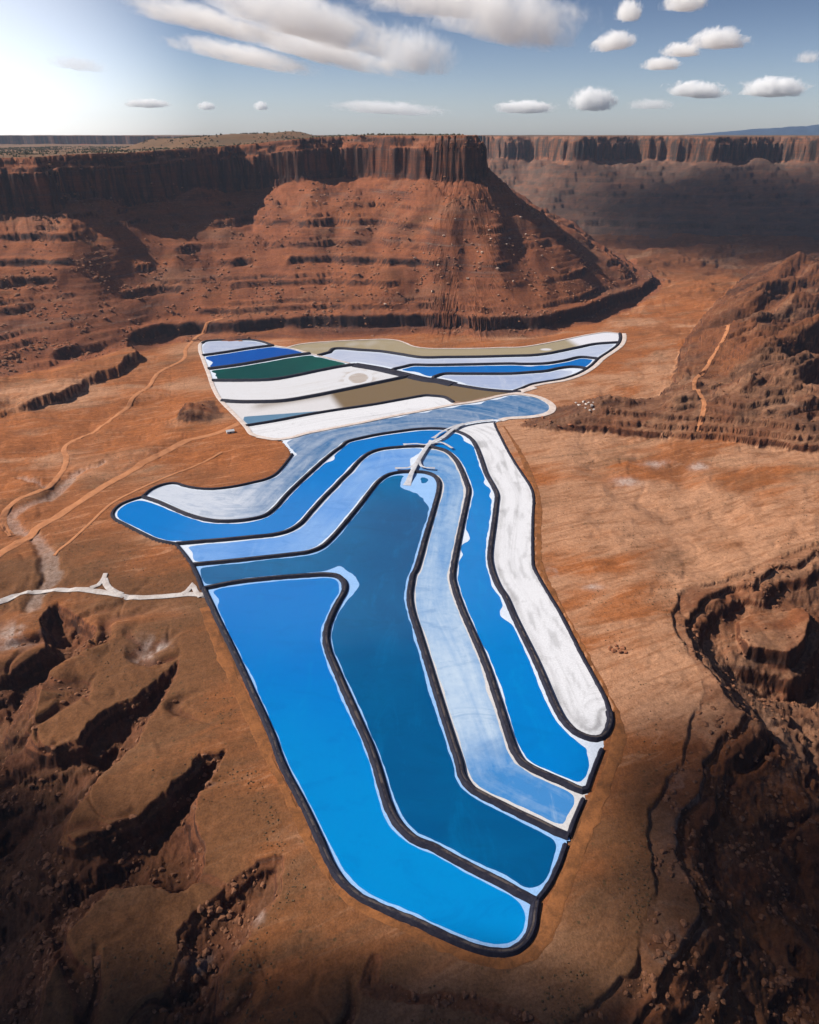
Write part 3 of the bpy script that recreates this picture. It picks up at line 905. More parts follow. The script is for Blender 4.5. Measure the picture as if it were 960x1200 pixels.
# ------------------------------------------------------------------ land materials
def land_material(name, soil_a, soil_b, soil_c, rock_a, rock_b, rock_dark, strata=0.035):
    t = NT(name)
    pos = t.position()
    sep = t.n('ShaderNodeSeparateXYZ')
    t.link(pos, sep.inputs[0])
    nrm = t.n('ShaderNodeSeparateXYZ')
    t.link(t.n('ShaderNodeNewGeometry').outputs['Normal'], nrm.inputs[0])
    rock, dark, pale = t.attr('rock'), t.attr('dark'), t.attr('pale')
    n_big = t.noise(pos, 0.0035, 5, 0.6)
    n_mid = t.noise(pos, 0.02, 6, 0.65, 0.6)
    n_fine = t.noise(pos, 0.16, 5, 0.7)
    n_grain = t.noise(pos, 0.55, 3, 0.7)
    n_dust = t.noise(t.scaled(pos, (0.9, 0.9, 0.9)), 1.0, 3, 0.8)
    tan = t.attr('tan')
    rot = t.n('ShaderNodeVectorRotate', rotation_type='Z_AXIS')
    t.link(pos, rot.inputs['Vector'])
    rot.inputs['Angle'].default_value = R(-24)
    n_pat = t.noise(t.scaled(rot.outputs[0], (0.0042, 0.013, 0.009)), 1.0, 8, 0.66, 1.6)
    n_flow = t.noise(t.scaled(rot.outputs[0], (0.012, 0.075, 0.04)), 1.0, 6, 0.66, 1.4)
    soil = t.mix(t.ramp(t.math('ADD', n_big, t.math('MULTIPLY', t.math('SUBTRACT', n_pat, 0.5), 0.5)), 0.40, 0.60), soil_a, soil_b)
    soil = t.mix(t.math('MULTIPLY', t.ramp(t.math('ADD', tan, t.math('MULTIPLY', t.math('SUBTRACT', n_pat, 0.5), 1.6)), 0.30, 0.95), 0.9), soil, soil_c)
    soil = t.mix(t.math('MULTIPLY', t.ramp(n_flow, 0.47, 0.66), 0.5), soil, tuple(0.55 * c for c in soil_a))
    soil = t.mix(t.math('MULTIPLY', t.ramp(n_flow, 0.46, 0.34), 0.4), soil, tuple(min(1.25 * c, 1) for c in soil_c))
    soil = t.mix(t.math('MULTIPLY', t.ramp(n_pat, 0.55, 0.75), 0.55), soil, (0.15, 0.082, 0.045))
    soil = t.mix(t.math('MULTIPLY', t.ramp(t.math('ADD', t.attr('umber_shade'), t.math('MULTIPLY', t.math('SUBTRACT', n_pat, 0.5), 1.2)), 0.15, 0.9), 0.85), soil, (0.135, 0.064, 0.030))
    # rills, scattered stones and low scrub
    n_rill = t.noise(pos, 0.03, 4, 0.6, 1.5)
    rill = t.ramp(t.math('ABSOLUTE', t.math('SUBTRACT', n_rill, 0.5)), 0.0, 0.022, 1.0, 0.0)
    soil = t.mix(t.math('MULTIPLY', rill, 0.16), soil, (0.10, 0.045, 0.022))
    vor = t.n('ShaderNodeTexVoronoi')
    t.link(pos, vor.inputs['Vector'])
    vor.inputs['Scale'].default_value = 0.11
    spot = t.math('MULTIPLY', t.ramp(vor.outputs['Distance'], 0.10, 0.2, 1.0, 0.0), t.ramp(n_pat, 0.42, 0.6))
    soil = t.mix(t.math('MULTIPLY', spot, 0.65), soil, (0.055, 0.045, 0.022))
    vor2 = t.n('ShaderNodeTexVoronoi')
    t.link(pos, vor2.inputs['Vector'])
    vor2.inputs['Scale'].default_value = 0.16
    stone = t.math('MULTIPLY', t.ramp(vor2.outputs['Distance'], 0.07, 0.15, 1.0, 0.0), t.ramp(n_mid, 0.5, 0.65))
    # strata follow the height, bent a little
    zz = t.math('ADD', sep.outputs['Z'], t.math('MULTIPLY', n_big, 26.0))
    sv = t.n('ShaderNodeCombineXYZ')
    t.link(t.math('MULTIPLY', sep.outputs['X'], 0.0012), sv.inputs[0])
    t.link(t.math('MULTIPLY', sep.outputs['Y'], 0.0012), sv.inputs[1])
    t.link(t.math('MULTIPLY', zz, strata), sv.inputs[2])
    n_str = t.noise(sv.outputs[0], 1.6, 7, 0.75)
    rk = t.mix(t.ramp(n_str, 0.36, 0.62), rock_a, rock_b)
    rk = t.mix(t.ramp(n_str, 0.57, 0.68, 0.0, 0.6), rk, (0.25, 0.19, 0.155))
    rk = t.mix(t.ramp(n_str, 0.42, 0.34, 0.0, 0.6), rk, rock_dark)
    # desert varnish running down the faces
    vert = t.noise(t.scaled(pos, (0.045, 0.045, 0.006)), 1.0, 5, 0.65)
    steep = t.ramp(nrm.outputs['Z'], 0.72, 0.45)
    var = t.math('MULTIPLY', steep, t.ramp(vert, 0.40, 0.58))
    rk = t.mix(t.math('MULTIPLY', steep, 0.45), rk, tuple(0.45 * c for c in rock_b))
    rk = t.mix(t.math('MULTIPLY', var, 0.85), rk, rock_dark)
    talus = t.ramp(nrm.outputs['Z'], 0.62, 0.80)
    rk = t.mix(t.math('MULTIPLY', talus, t.ramp(n_pat, 0.34, 0.62, 0.15, 0.8)), rk, soil)
    rk = t.mix(t.math('MULTIPLY', stone, 0.5), rk, (0.42, 0.23, 0.14))
    col = t.mix(t.ramp(t.math('ADD', rock, t.math('MULTIPLY', t.math('SUBTRACT', n_fine, 0.5), 0.7)), 0.3, 0.7), soil, rk)
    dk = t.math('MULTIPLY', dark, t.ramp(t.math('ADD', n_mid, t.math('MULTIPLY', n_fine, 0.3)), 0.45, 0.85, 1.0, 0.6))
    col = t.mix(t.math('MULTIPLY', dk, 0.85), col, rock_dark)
    pl = t.math('MULTIPLY', pale, t.ramp(n_fine, 0.25, 0.6, 0.45, 1.0))
    col = t.mix(pl, col, (0.46, 0.38, 0.34))
    hs = t.n('ShaderNodeHueSaturation')
    t.put(hs.inputs['Value'], t.ramp(t.math('ADD', t.math('MULTIPLY', n_fine, 0.5), t.math('MULTIPLY', n_grain, 0.5)), 0.34, 0.66, 0.61, 1.06))
    t.link(col, hs.inputs['Color'])
    bh = t.math('ADD', t.math('MULTIPLY', n_fine, 3.2), t.math('ADD', t.math('MULTIPLY', n_grain, 1.0), t.math('MULTIPLY', n_mid, 5.0)))
    return t.bsdf(hs.outputs[0], 0.95, 0.08, bh, 1.0, 0.32)


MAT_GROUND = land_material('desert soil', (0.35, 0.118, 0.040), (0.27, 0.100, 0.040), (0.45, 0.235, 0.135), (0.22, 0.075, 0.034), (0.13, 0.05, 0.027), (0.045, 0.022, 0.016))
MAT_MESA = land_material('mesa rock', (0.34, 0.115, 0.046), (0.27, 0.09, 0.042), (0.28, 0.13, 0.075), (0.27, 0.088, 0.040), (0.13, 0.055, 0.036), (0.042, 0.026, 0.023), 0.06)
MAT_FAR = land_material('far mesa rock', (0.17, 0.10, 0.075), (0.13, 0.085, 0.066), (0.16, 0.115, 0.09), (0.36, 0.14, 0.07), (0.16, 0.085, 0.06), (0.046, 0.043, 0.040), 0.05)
MAT_TOP = land_material('plateau scrub', (0.22, 0.105, 0.05), (0.13, 0.07, 0.038), (0.33, 0.19, 0.10), (0.2, 0.12, 0.07), (0.11, 0.08, 0.05), (0.05, 0.045, 0.03))

V, F, A_rock, A_dark, A_pale, A_reg, A_tan, A_umb_shade = build_land()
fr = A_reg[F].max(1)
fr = np.where((A_reg[F] == 4).all(1), 4, np.where((fr == 4), 1, fr))
fr = np.where((A_reg[F] == 5).all(1), 5, np.where((fr == 5), 2, fr))
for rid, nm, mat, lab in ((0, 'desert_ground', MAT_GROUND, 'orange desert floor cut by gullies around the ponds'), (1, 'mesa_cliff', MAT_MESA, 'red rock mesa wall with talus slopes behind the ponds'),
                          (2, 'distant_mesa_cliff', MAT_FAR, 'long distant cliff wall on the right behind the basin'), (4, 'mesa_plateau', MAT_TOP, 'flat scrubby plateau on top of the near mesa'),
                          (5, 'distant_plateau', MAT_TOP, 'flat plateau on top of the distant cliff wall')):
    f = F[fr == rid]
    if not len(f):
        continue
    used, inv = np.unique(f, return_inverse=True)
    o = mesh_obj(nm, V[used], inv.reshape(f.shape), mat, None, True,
                 {'rock': ('FLOAT', A_rock[used]), 'dark': ('FLOAT', A_dark[used]), 'pale': ('FLOAT', A_pale[used]), 'tan': ('FLOAT', A_tan[used]), 'umber_shade': ('FLOAT', A_umb_shade[used])})
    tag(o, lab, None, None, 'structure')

# mountain range far beyond the cliffs, distance haze painted into its blue base colour
MAT_MOUNT = land_material('haze-tinted mountain rock', (0.05, 0.095, 0.17), (0.04, 0.08, 0.15), (0.07, 0.12, 0.19), (0.06, 0.10, 0.17), (0.05, 0.085, 0.15), (0.06, 0.05, 0.05))
mx = np.linspace(2800, 13500, 260)
my = np.linspace(14300, 16000, 50)
MX, MY = np.meshgrid(mx, my, indexing='ij')
env = sstep(4300, 8200, MX) * (0.72 + 0.28 * sstep(7200, 9800, MX)) * sstep(14300, 15300, MY) * (1 - sstep(15500, 16000, MY))
MZ = 470 + env * (225 + 75 * ridged(MX / 1500, MY / 1500, 5, 500) + 22 * fbm(MX / 260, MY / 260, 4, 505))
ii = np.arange(MX.size).reshape(MX.shape)
mf = np.stack([ii[:-1, :-1], ii[1:, :-1], ii[1:, 1:], ii[:-1, 1:]], 2).reshape(-1, 4)
zero = np.zeros(MX.size)
tag(mesh_obj('mountain_range', np.stack([MX, MY, MZ], 2).reshape(-1, 3), mf, MAT_MOUNT, None, True, {'rock': ('FLOAT', zero + .5), 'dark': ('FLOAT', zero), 'pale': ('FLOAT', zero), 'tan': ('FLOAT', zero), 'umber_shade': ('FLOAT', zero)}),
    'hazy blue mountain range on the far right horizon', None, None, 'structure')

# ------------------------------------------------------------------ ponds
def water_material(name, deep, light, streak=0.0, scale=(0.004, 0.05), mottled=0.12, rough=0.12, spec=0.22):
    """deep brine colour, light shallow colour mixed by the 'shoal' attribute and streaks along the pond"""
    t = NT(name)
    pos = t.position()
    flow = t.attr('flow', 'Vector')
    n1 = t.noise(t.scaled(flow, (scale[0], scale[1], 1)), 1.0, 6, 0.62, 0.7)
    n2 = t.noise(pos, 0.006, 6, 0.62, 1.2)
    n3 = t.noise(pos, 0.09, 4, 0.7, 0.3)
    f = t.math('ADD', t.attr('shoal'), t.math('MULTIPLY', t.math('SUBTRACT', n1, 0.5), streak * 3.0))
    f = t.math('ADD', f, t.math('MULTIPLY', t.math('SUBTRACT', n3, 0.5), streak * 1.2))
    f = t.math('ADD', f, t.math('MULTIPLY', t.math('SUBTRACT', n2, 0.5), mottled * 3.0), clamp=True)
    deep, light = tuple(0.87 * c for c in deep), tuple(0.87 * c for c in light)
    col = t.mix(f, deep, light)
    bump = t.noise(pos, 0.35, 3, 0.6)
    col = t.mix(t.ramp(t.noise(t.scaled(pos, (0.03, 0.008, 1)), 1.0, 5, 0.7, 1.0), 0.52, 0.72, 0.0, 0.38), col, light)
    col = t.mix(t.ramp(t.noise(t.scaled(pos, (0.010, 0.022, 1)), 1.0, 7, 0.7, 2.0), 0.50, 0.66, 0.0, 0.30), col, tuple(0.80 * c for c in deep))
    return t.bsdf(col, rough, spec, bump, 0.05, 0.25)


def salt_material(name, white, stain, amount=0.4, scale=(0.004, 0.06)):
    t = NT(name)
    pos = t.position()
    flow = t.attr('flow', 'Vector')
    n1 = t.noise(t.scaled(flow, (scale[0], scale[1], 1)), 1.0, 6, 0.65, 0.9)
    n2 = t.noise(pos, 0.05, 6, 0.7, 0.5)
    n3 = t.noise(pos, 0.5, 3, 0.7)
    f = t.math('ADD', t.attr('shoal'), t.math('MULTIPLY', t.math('ADD', t.ramp(n1, 0.48, 0.75), t.ramp(n2, 0.52, 0.8)), amount), clamp=True)
    col = t.mix(f, tuple(0.9 * c for c in white), tuple(0.85 * c for c in stain))
    hs = t.n('ShaderNodeHueSaturation')
    t.put(hs.inputs['Value'], t.ramp(n3, 0.3, 0.7, 0.9, 1.08))
    t.link(col, hs.inputs['Color'])
    return t.bsdf(hs.outputs[0], 0.85, 0.2, n2, 0.4, 0.5)


SALT_WHITE = salt_material('white salt rim', (0.62, 0.68, 0.78), (0.46, 0.52, 0.62), 0.35)
SALT_BLUE = salt_material('wet blue salt rim', (0.27, 0.46, 0.76), (0.17, 0.36, 0.70), 0.4)
SALT_GREY = salt_material('dry grey salt rim', (0.58, 0.56, 0.56), (0.42, 0.40, 0.41), 0.5)


def cut_sheet(inside, S):
    """split the raster sheet along the zero line of S; returns (verts, faces) below and above"""
    ci, cj = np.nonzero(inside[:-1, :-1] & inside[1:, :-1] & inside[:-1, 1:] & inside[1:, 1:])
    res = []
    for sign in (-1, 1):
        s = S * sign
        verts, faces, cache = [], [], {}

        def vid(i, j):
            k = (i, j)
            if k not in cache:
                cache[k] = len(verts)
                verts.append((GX[i, j], GY[i, j]))
            return cache[k]

        def eid(a, b):
            k = (a, b) if a < b else (b, a)
            if k not in cache:
                sa, sb = s[a], s[b]
                t = sa / (sa - sb)
                cache[k] = len(verts)
                verts.append((GX[a] + (GX[b] - GX[a]) * t, GY[a] + (GY[b] - GY[a]) * t))
            return cache[k]
        for i, j in zip(ci.tolist(), cj.tolist()):
            q = ((i, j), (i + 1, j), (i + 1, j + 1), (i, j + 1))
            pos = [s[k] > 0 for k in q]
            c = sum(pos)
            if c == 4:
                faces.append([vid(*k) for k in q])
            elif c:
                for tri in ((0, 1, 2), (0, 2, 3)):
                    poly = []
                    for a in range(3):
                        k0, k1 = q[tri[a]], q[tri[(a + 1) % 3]]
                        p0, p1 = s[k0] > 0, s[k1] > 0
                        if p0:
                            poly.append(vid(*k0))
                        if p0 != p1:
                            poly.append(eid(k0, k1))
                    if len(poly) >= 3:
                        faces.append(poly)
        res.append((np.array(verts).reshape(-1, 2), faces))
    return res


def dilate(m, n):
    for _ in range(n):
        q = m.copy()
        q[1:] |= m[:-1]
        q[:-1] |= m[1:]
        q[:, 1:] |= m[:, :-1]
        q[:, :-1] |= m[:, 1:]
        m = q
    return m


taken = np.zeros(wall.shape, bool)


def pond(label, seeds, water, salt, rim=3.0, ref=None, shoal=None, shoal_salt=None, blobs=(), rough=1.0, k=3.5, dry=False, extra=None, surf_name='water'):
    lab = flood([cell_of(*s) for s in seeds]) & ~taken
    if lab.sum() < 20 or lab[0, 0]:
        print('POND LEAK OR EMPTY:', label, lab.sum())
        if lab[0, 0]:
            return None
    taken[lab] = True
    grown = dilate(lab, 2)
    box = np.nonzero(grown)
    near = dilate(lab, 3)
    ds = []
    for l in LINES.values():
        if (l['D'][near] < 4).any():
            ds.append(l['D'] - l['half'])
    E = sum(np.exp(-np.clip(d, -10, 150) / k) for d in ds)
    S = -k * np.log(E)
    nz = fbm(GX / 28, GY / 28, 3, 700) * 1.6 * rough + fbm(GX / 90, GY / 90, 2, 705) * 1.8 * rough
    S = S - 0.68 * rim - nz * 0.8 + 0.6
    for (bx, by, br) in blobs:
        c = at(bx, by)
        S = S - 0.85 * br * np.exp(-((GX - c[0]) ** 2 + (0.8 * (GY - c[1])) ** 2) / (1.15 * br + 4) ** 2) * (1 + 0.22 * nz)
    if extra is not None:
        S = extra(S)
    if dry:
        S = np.full(S.shape, -1.0)
    low, high = cut_sheet(grown, S)
    ci = np.argwhere(lab).mean(0)
    c = np.array([gx0 + ci[0] * CELL, gy0 + ci[1] * CELL])
    root = empty('evaporation_pond', (c[0], c[1], 0))
    P = LINES[ref]['P'] if ref else None

    def add(name, vf, mat, fn):
        v, f = vf
        if not len(f):
            return
        if P is not None:
            s, d = along(v[:, 0], v[:, 1], P[::3])
        else:
            s, d = v[:, 0], v[:, 1]
        sh = fn(v[:, 0], v[:, 1], s, d) if fn else np.zeros(len(v))
        vv = np.stack([v[:, 0] - c[0], v[:, 1] - c[1], np.zeros(len(v))], 1)
        mesh_obj(name, vv, f, mat, root, False, {'flow': ('FLOAT_VECTOR', np.stack([s, d, 0 * s], 1)), 'shoal': ('FLOAT', sh + np.zeros(len(v)))})
    add('salt_crust' if dry else 'salt_rim', low, salt, shoal_salt)
    add(surf_name, high, water, shoal)
    tag(root, label, 'pond')
    return root


W_BRIGHT = water_material('bright blue brine', (0.0, 0.155, 0.51), (0.0, 0.215, 0.55), 0.0, mottled=0.22)
W_TEAL = water_material('dark teal brine', (0.0, 0.074, 0.215), (0.0, 0.152, 0.37), 0.0, mottled=0.30)
W_AZURE = water_material('azure brine', (0.0, 0.175, 0.52), (0.0, 0.245, 0.60), 0.0, mottled=0.24)
W_AZURE_L = water_material('deep azure brine', (0.0, 0.165, 0.52), (0.0, 0.20, 0.58), 0.0, mottled=0.15)
W_PALE = water_material('milky blue brine', (0.05, 0.22, 0.52), (0.50, 0.61, 0.73), 0.46, (0.004, 0.045), 0.12, 0.35)
W_PALE_L = water_material('cloudy blue brine', (0.04, 0.22, 0.62), (0.30, 0.47, 0.74), 0.25, (0.005, 0.05), 0.12, 0.3)
W_HAMMER = water_material('streaked steel blue brine', (0.02, 0.13, 0.31), (0.54, 0.58, 0.66), 0.50, (0.006, 0.05), 0.14, 0.35)
W_LAV = water_material('lavender brine', (0.33, 0.41, 0.61), (0.64, 0.67, 0.75), 0.32, (0.003, 0.05), 0.14, 0.3)
W_BLUE = water_material('cobalt brine', (0.0, 0.075, 0.36), (0.0, 0.13, 0.50), 0.0, mottled=0.25, rough=0.3, spec=0.06)
W_GREEN = water_material('green brine', (0.0, 0.056, 0.052), (0.0, 0.115, 0.085), 0.0, mottled=0.3, rough=0.3, spec=0.06)
W_STRIP = water_material('thin azure brine', (0.0, 0.13, 0.45), (0.01, 0.21, 0.58), 0.1, mottled=0.2, rough=0.3, spec=0.06)
S_WHITE = salt_material('dry white salt', (0.66, 0.66, 0.69), (0.36, 0.355, 0.37), 0.5, (0.003, 0.07))
S_OLIVE = salt_material('olive mud', (0.26, 0.21, 0.13), (0.34, 0.29, 0.19), 0.5)
S_TAN = salt_material('olive brown mud with salt', (0.58, 0.565, 0.58), (0.17, 0.115, 0.06), 0.08)


def py_of(x, y):
    """photo row of ground points, to place colour changes along a pond"""
    dep = y * COS_P + CAM_H * SIN_P
    return 600 - (y * SIN_P - CAM_H * COS_P) / dep * FPX


def px_of(x, y):
    return 480 + x / (y * COS_P + CAM_H * SIN_P) * FPX


def line_cross(x, y, a, b):
    """how far points lie to the left of the line a-b"""
    ax, ay = a
    bx, by = b
    L = math.hypot(bx - ax, by - ay)
    return ((bx - ax) * (y - ay) - (by - ay) * (x - ax)) / L


y_mid = at(400, 800)[1]
pond('bright blue pond with rounded corners at the near end', [(330, 780), (480, 1030)], W_BRIGHT, SALT_BLUE, 1.7, None,
     lambda x, y, s, d: sstep(650, 400, y), None, [(250, 703, 6), (258, 700, 4)])
pond('large dark teal pond in the middle, its arm reaching left', [(450, 800), (300, 668)], W_TEAL, SALT_BLUE, 2.2, None,
     lambda x, y, s, d: 0.55 * sstep(900, 1150, y) + 0.25 * sstep(-20, 140, -x) + 0.1, None, [(405, 672, 13), (407, 684, 14), (398, 665, 11), (495, 573, 20), (505, 580, 16), (483, 562, 16)])
pond('milky pale blue streaked pond right of the dark teal pond', [(545, 800), (508, 560)], W_PALE, SALT_GREY, 2.6, 'teal_north',
     lambda x, y, s, d: 0.50 - 0.45 * sstep(540, 440, y) - 0.3 * sstep(900, 1150, y) + 0.3 * sstep(720, 600, y) * sstep(470, 540, y), None, [(672, 962, 5)])
pond('cloudy pale blue arm left of the ramp, beside the azure arm', [(300, 640), (460, 545)], W_PALE_L, SALT_WHITE, 3.0, 'teal_north',
     lambda x, y, s, d: 0.45 + 0.25 * noise(x / 90, y / 90, 720), None, [(487, 540, 18), (218, 648, 8)])
pond('azure pond on the right with salt bumps along its shore', [(620, 800), (560, 560)], W_AZURE, SALT_WHITE, 2.5, None, None, None,
     [(545, 627, 7), (547, 633, 6), (543, 650, 5), (590, 719, 6), (594, 724, 6), (571, 566, 7), (577, 580, 6), (693, 868, 9), (545, 516, 9), (697, 885, 4)])
pond('deep azure arm on the left with a pointed rounded tip', [(200, 610), (420, 540)], W_AZURE_L, SALT_WHITE, 2.5, None, None, None, [(392, 538, 8), (505, 527, 14)])
pond('dry white salt pond along the right edge', [(640, 700), (590, 560)], None, S_WHITE, 3.0, 'azure_north', None,
     lambda x, y, s, d: 0.55 * np.exp(-((np.abs(d) - 9) / 3.5) ** 2) * (0.5 + 0.8 * noise(s / 60, d / 9, 731)) + 0.5 * sstep(0.1, .5, noise(s / 45, np.abs(d) / 7, 730)), dry=True)
hx0 = at(300, 560)


pond('streaked steel blue pond with a white arm reaching left', [(360, 540), (420, 510), (590, 480)], W_HAMMER, SALT_WHITE, 3.2, 'azure_north',
     lambda x, y, s, d: np.clip(0.32 + 0.75 * sstep(365, 255, px_of(x, y) + 0.3 * (py_of(x, y) - 520)) - 0.10 * sstep(460, 560, px_of(x, y)), 0, 1), None,
     [(585, 467, 12), (560, 472, 11), (530, 478, 11), (500, 483, 9), (470, 489, 8), (618, 468, 7), (628, 471, 5)])
pond('pale lavender pond, topmost of the striped ponds', [(260, 405)], W_LAV, SALT_WHITE, 4.0, None, lambda x, y, s, d: 0.35 + 0 * x)
pond('cobalt blue pond between the lavender pond and the green pond', [(290, 420)], W_BLUE, SALT_WHITE, 4.0, None, None, None, [(245, 425, 14)])
pond('dark green pond among the striped ponds', [(320, 432)], W_GREEN, SALT_WHITE, 4.0, None, lambda x, y, s, d: 0.5 * sstep(320, 420, px_of(x, y)), None, [(252, 440, 14)])
bx_, by_ = at(420, 443)
pond('dry white salt pond with a brown mud patch below the green pond', [(320, 455)], None, salt_material('white salt with mud patch', (0.60, 0.60, 0.63), (0.33, 0.24, 0.165), 0.2), 3, 'green_white', None,
     lambda x, y, s, d: 0.6 * sstep(1.1, 0.5, np.hypot((x - bx_) / 44, (y - by_) / 62) + .5 * noise(x / 25, y / 25, 740)) - 0.7 * sstep(0.62, 0.5, np.abs(np.hypot((x - bx_) / 46, (y - by_) / 80) - .6) * 5), dry=True)


def tan_cover(x, y, s, d):
    px, py = px_of(x, y), py_of(x, y)
    olive = sstep(385, 400, px + 0.8 * (470 - py))
    # pink band along the middle of the white half
    v = (py - (478 - 0.17 * (px - 290))) / 4.0
    pink = 0.55 * np.exp(-v * v) * sstep(288, 310, px)
    return np.clip(np.maximum(olive, pink), 0, 1)


def steel_corner(S):
    px, py = px_of(GX, GY), py_of(GX, GY)
    tri = np.minimum(np.minimum((py - (488 - 0.075 * (px - 290))) * 6, (470 - 0.0 * px - px * 1.0 + 0) * 0.3 + 0), (px - (283 + (497 - py) * 0.4)) * 2)
    low = np.minimum(S, tri)
    return low


pond('olive brown mud pond whose left half is white salt over steel blue brine', [(400, 473), (290, 485), (560, 462)], water_material('steel blue brine', (0.10, 0.21, 0.33), (0.2, 0.3, 0.42), 0.1, rough=0.3), S_TAN, 3.0, 'tan_white', None, tan_cover, extra=steel_corner)
pond('narrow dry white salt strip above the streaked blue pond', [(380, 492), (480, 475)], None, S_WHITE, 3.0, 'tan_white', None, None, dry=True)
wx0, wy0 = at(705, 402)
pond('olive mud pond along the foot of the cliff with a white right end', [(450, 403), (600, 410), (700, 402)], None, salt_material('olive mud with white end', (0.30, 0.245, 0.155), (0.66, 0.66, 0.72), 0.06), 3.0, 'olive_south', None,
     lambda x, y, s, d: np.maximum(sstep(674, 690, px_of(x, y) + 1.6 * (408 - py_of(x, y))), 0.8 * sstep(1, .6, np.hypot((px_of(x, y) - 640) / 8, (py_of(x, y) - 409.5) / 1.6))) + 0.3 * sstep(480, 420, px_of(x, y)) * noise(x / 40, y / 60, 750), dry=True)
pond('long pale lavender pond below the olive mud pond', [(450, 420), (560, 425), (680, 412)], W_LAV, SALT_WHITE, 4.0, 'olive_south', lambda x, y, s, d: 0.45 + 0 * x)
pond('narrow azure pond between two lavender ponds', [(520, 434), (680, 425)], W_STRIP, SALT_WHITE, 4.0, 'lavender_south', None, None, [(488, 437, 12), (620, 428, 7), (640, 426.5, 6)])
pond('pale lavender pond tapering to the right below the narrow azure pond', [(580, 446)], W_LAV, SALT_WHITE, 4.0, 'azure_strip_south', lambda x, y, s, d: 0.1 + 0.5 * sstep(640, 670, px_of(x, y)), None, [(668, 434, 12), (678, 433, 10)])

# ------------------------------------------------------------------ dykes
tD = NT('dark dyke liner')
pD = tD.position()
nD = tD.noise(pD, 0.25, 5, 0.7)
MAT_DYKE = tD.bsdf(tD.mix(tD.ramp(nD, 0.35, 0.7), (0.007, 0.007, 0.018), (0.019, 0.018, 0.030)), 0.75, 0.25, tD.noise(pD, 0.6, 4, 0.7), 0.6, 0.7)


tC = NT('dusty dyke crest')
MAT_CREST = tC.bsdf(tC.mix(tC.ramp(tC.noise(tC.position(), 0.08, 5, 0.7), 0.42, 0.6), (0.020, 0.018, 0.026), (0.085, 0.068, 0.062)), 0.95, 0.1)


def ribbon(name, P, half, mat, z0, prof, parent=None, jitter=0.0, seed=0, zfun=None):
    """sweep a profile of (offset fraction, height) along a line"""
    T = np.gradient(P, axis=0)
    T /= np.maximum(np.linalg.norm(T, axis=1, keepdims=True), 1e-9)
    N = np.stack([-T[:, 1], T[:, 0]], 1)
    s = np.arange(len(P)) * np.linalg.norm(P[1] - P[0])
    rows = []
    zs = zfun(P[:, 0], P[:, 1]) if zfun else np.zeros(len(P))
    half = half * np.ones(len(P))
    for k, (o, h) in enumerate(prof):
        j = jitter * noise(s / 9.0, s * 0 + k * 3.3, 800 + seed) if abs(o) > 0.9 else 0.0
        q = P + N * (o * half + np.sign(o) * j)[:, None]
        zz = zfun(q[:, 0], q[:, 1]) if zfun else zs
        rows.append(np.column_stack([q, zz + z0 + h]))
    V_ = np.stack(rows, 1)
    n, m = V_.shape[:2]
    idx_ = np.arange(n * m).reshape(n, m)
    f = np.stack([idx_[:-1, :-1], idx_[1:, :-1], idx_[1:, 1:], idx_[:-1, 1:]], 2).reshape(-1, 4)[:, ::-1].tolist()
    f.append(idx_[0].tolist())
    f.append(idx_[-1][::-1].tolist())
    c = P.mean(0)
    V_ = V_.reshape(-1, 3) - np.array([c[0], c[1], 0])
    o = mesh_obj(name, V_, f if m > 2 else np.array(f[:-2]), mat, parent)
    o.location = (c[0], c[1], 0)
    return o


DYKE_LABELS = {
    'outer_west': 'dark outer dyke along the left and near edge of the bright blue pond',
    'teal_south': 'black dyke between the bright blue pond and the dark teal pond',
    'teal_north': 'black dyke looping between the dark teal pond and the milky blue pond',
    'azure_south': 'black dyke looping between the milky blue ponds and the azure ponds',
    'azure_north': 'black dyke between the azure ponds and the white salt pond',
    'white_east': 'thin dark dyke on the outer right side of the white salt pond',
    'outer_tip': 'dark outer dyke rounding the tip of the azure arm on the left',
    'outer_pale': 'short dark dyke closing the left end of the cloudy blue arm',
    'outer_teal': 'short dark dyke closing the left end of the teal arm',
    'outer_southeast': 'thin dark dyke at the lower right end of the dark teal pond',
    'outer_pale_end': 'thin dark dyke at the right end of the milky blue pond',
    'outer_azure_end': 'thin dark dyke at the lower right end of the azure pond',
    'outer_hammer': 'thin dark dyke along the outer edge of the white left arm',
    'striped_north': 'dark dyke behind the topmost lavender striped pond',
    'lavender_blue': 'dark dyke between the striped lavender pond and the cobalt pond',
    'blue_green': 'dark dyke between the cobalt pond and the green pond',
    'green_white': 'dark dyke on the near side of the green pond',
    'white_tan': 'dark dyke between the white pond with mud patch and the olive brown pond',
    'tan_white': 'dark dyke on the near side of the olive brown mud pond',
    'diagonal': 'wide dark dyke running diagonally between the striped and the upper right ponds',
    'diagonal_tail': 'narrow dark end of the diagonal dyke near the road junction',
    'olive_south': 'dark dyke between the olive mud pond and the long lavender pond',
    'lavender_south': 'dark dyke between the long lavender pond and the narrow azure pond',
    'azure_strip_south': 'dark dyke on the near side of the narrow azure pond',
    'upper_east': 'dark dyke inside the white road at the right end of the upper ponds',
}
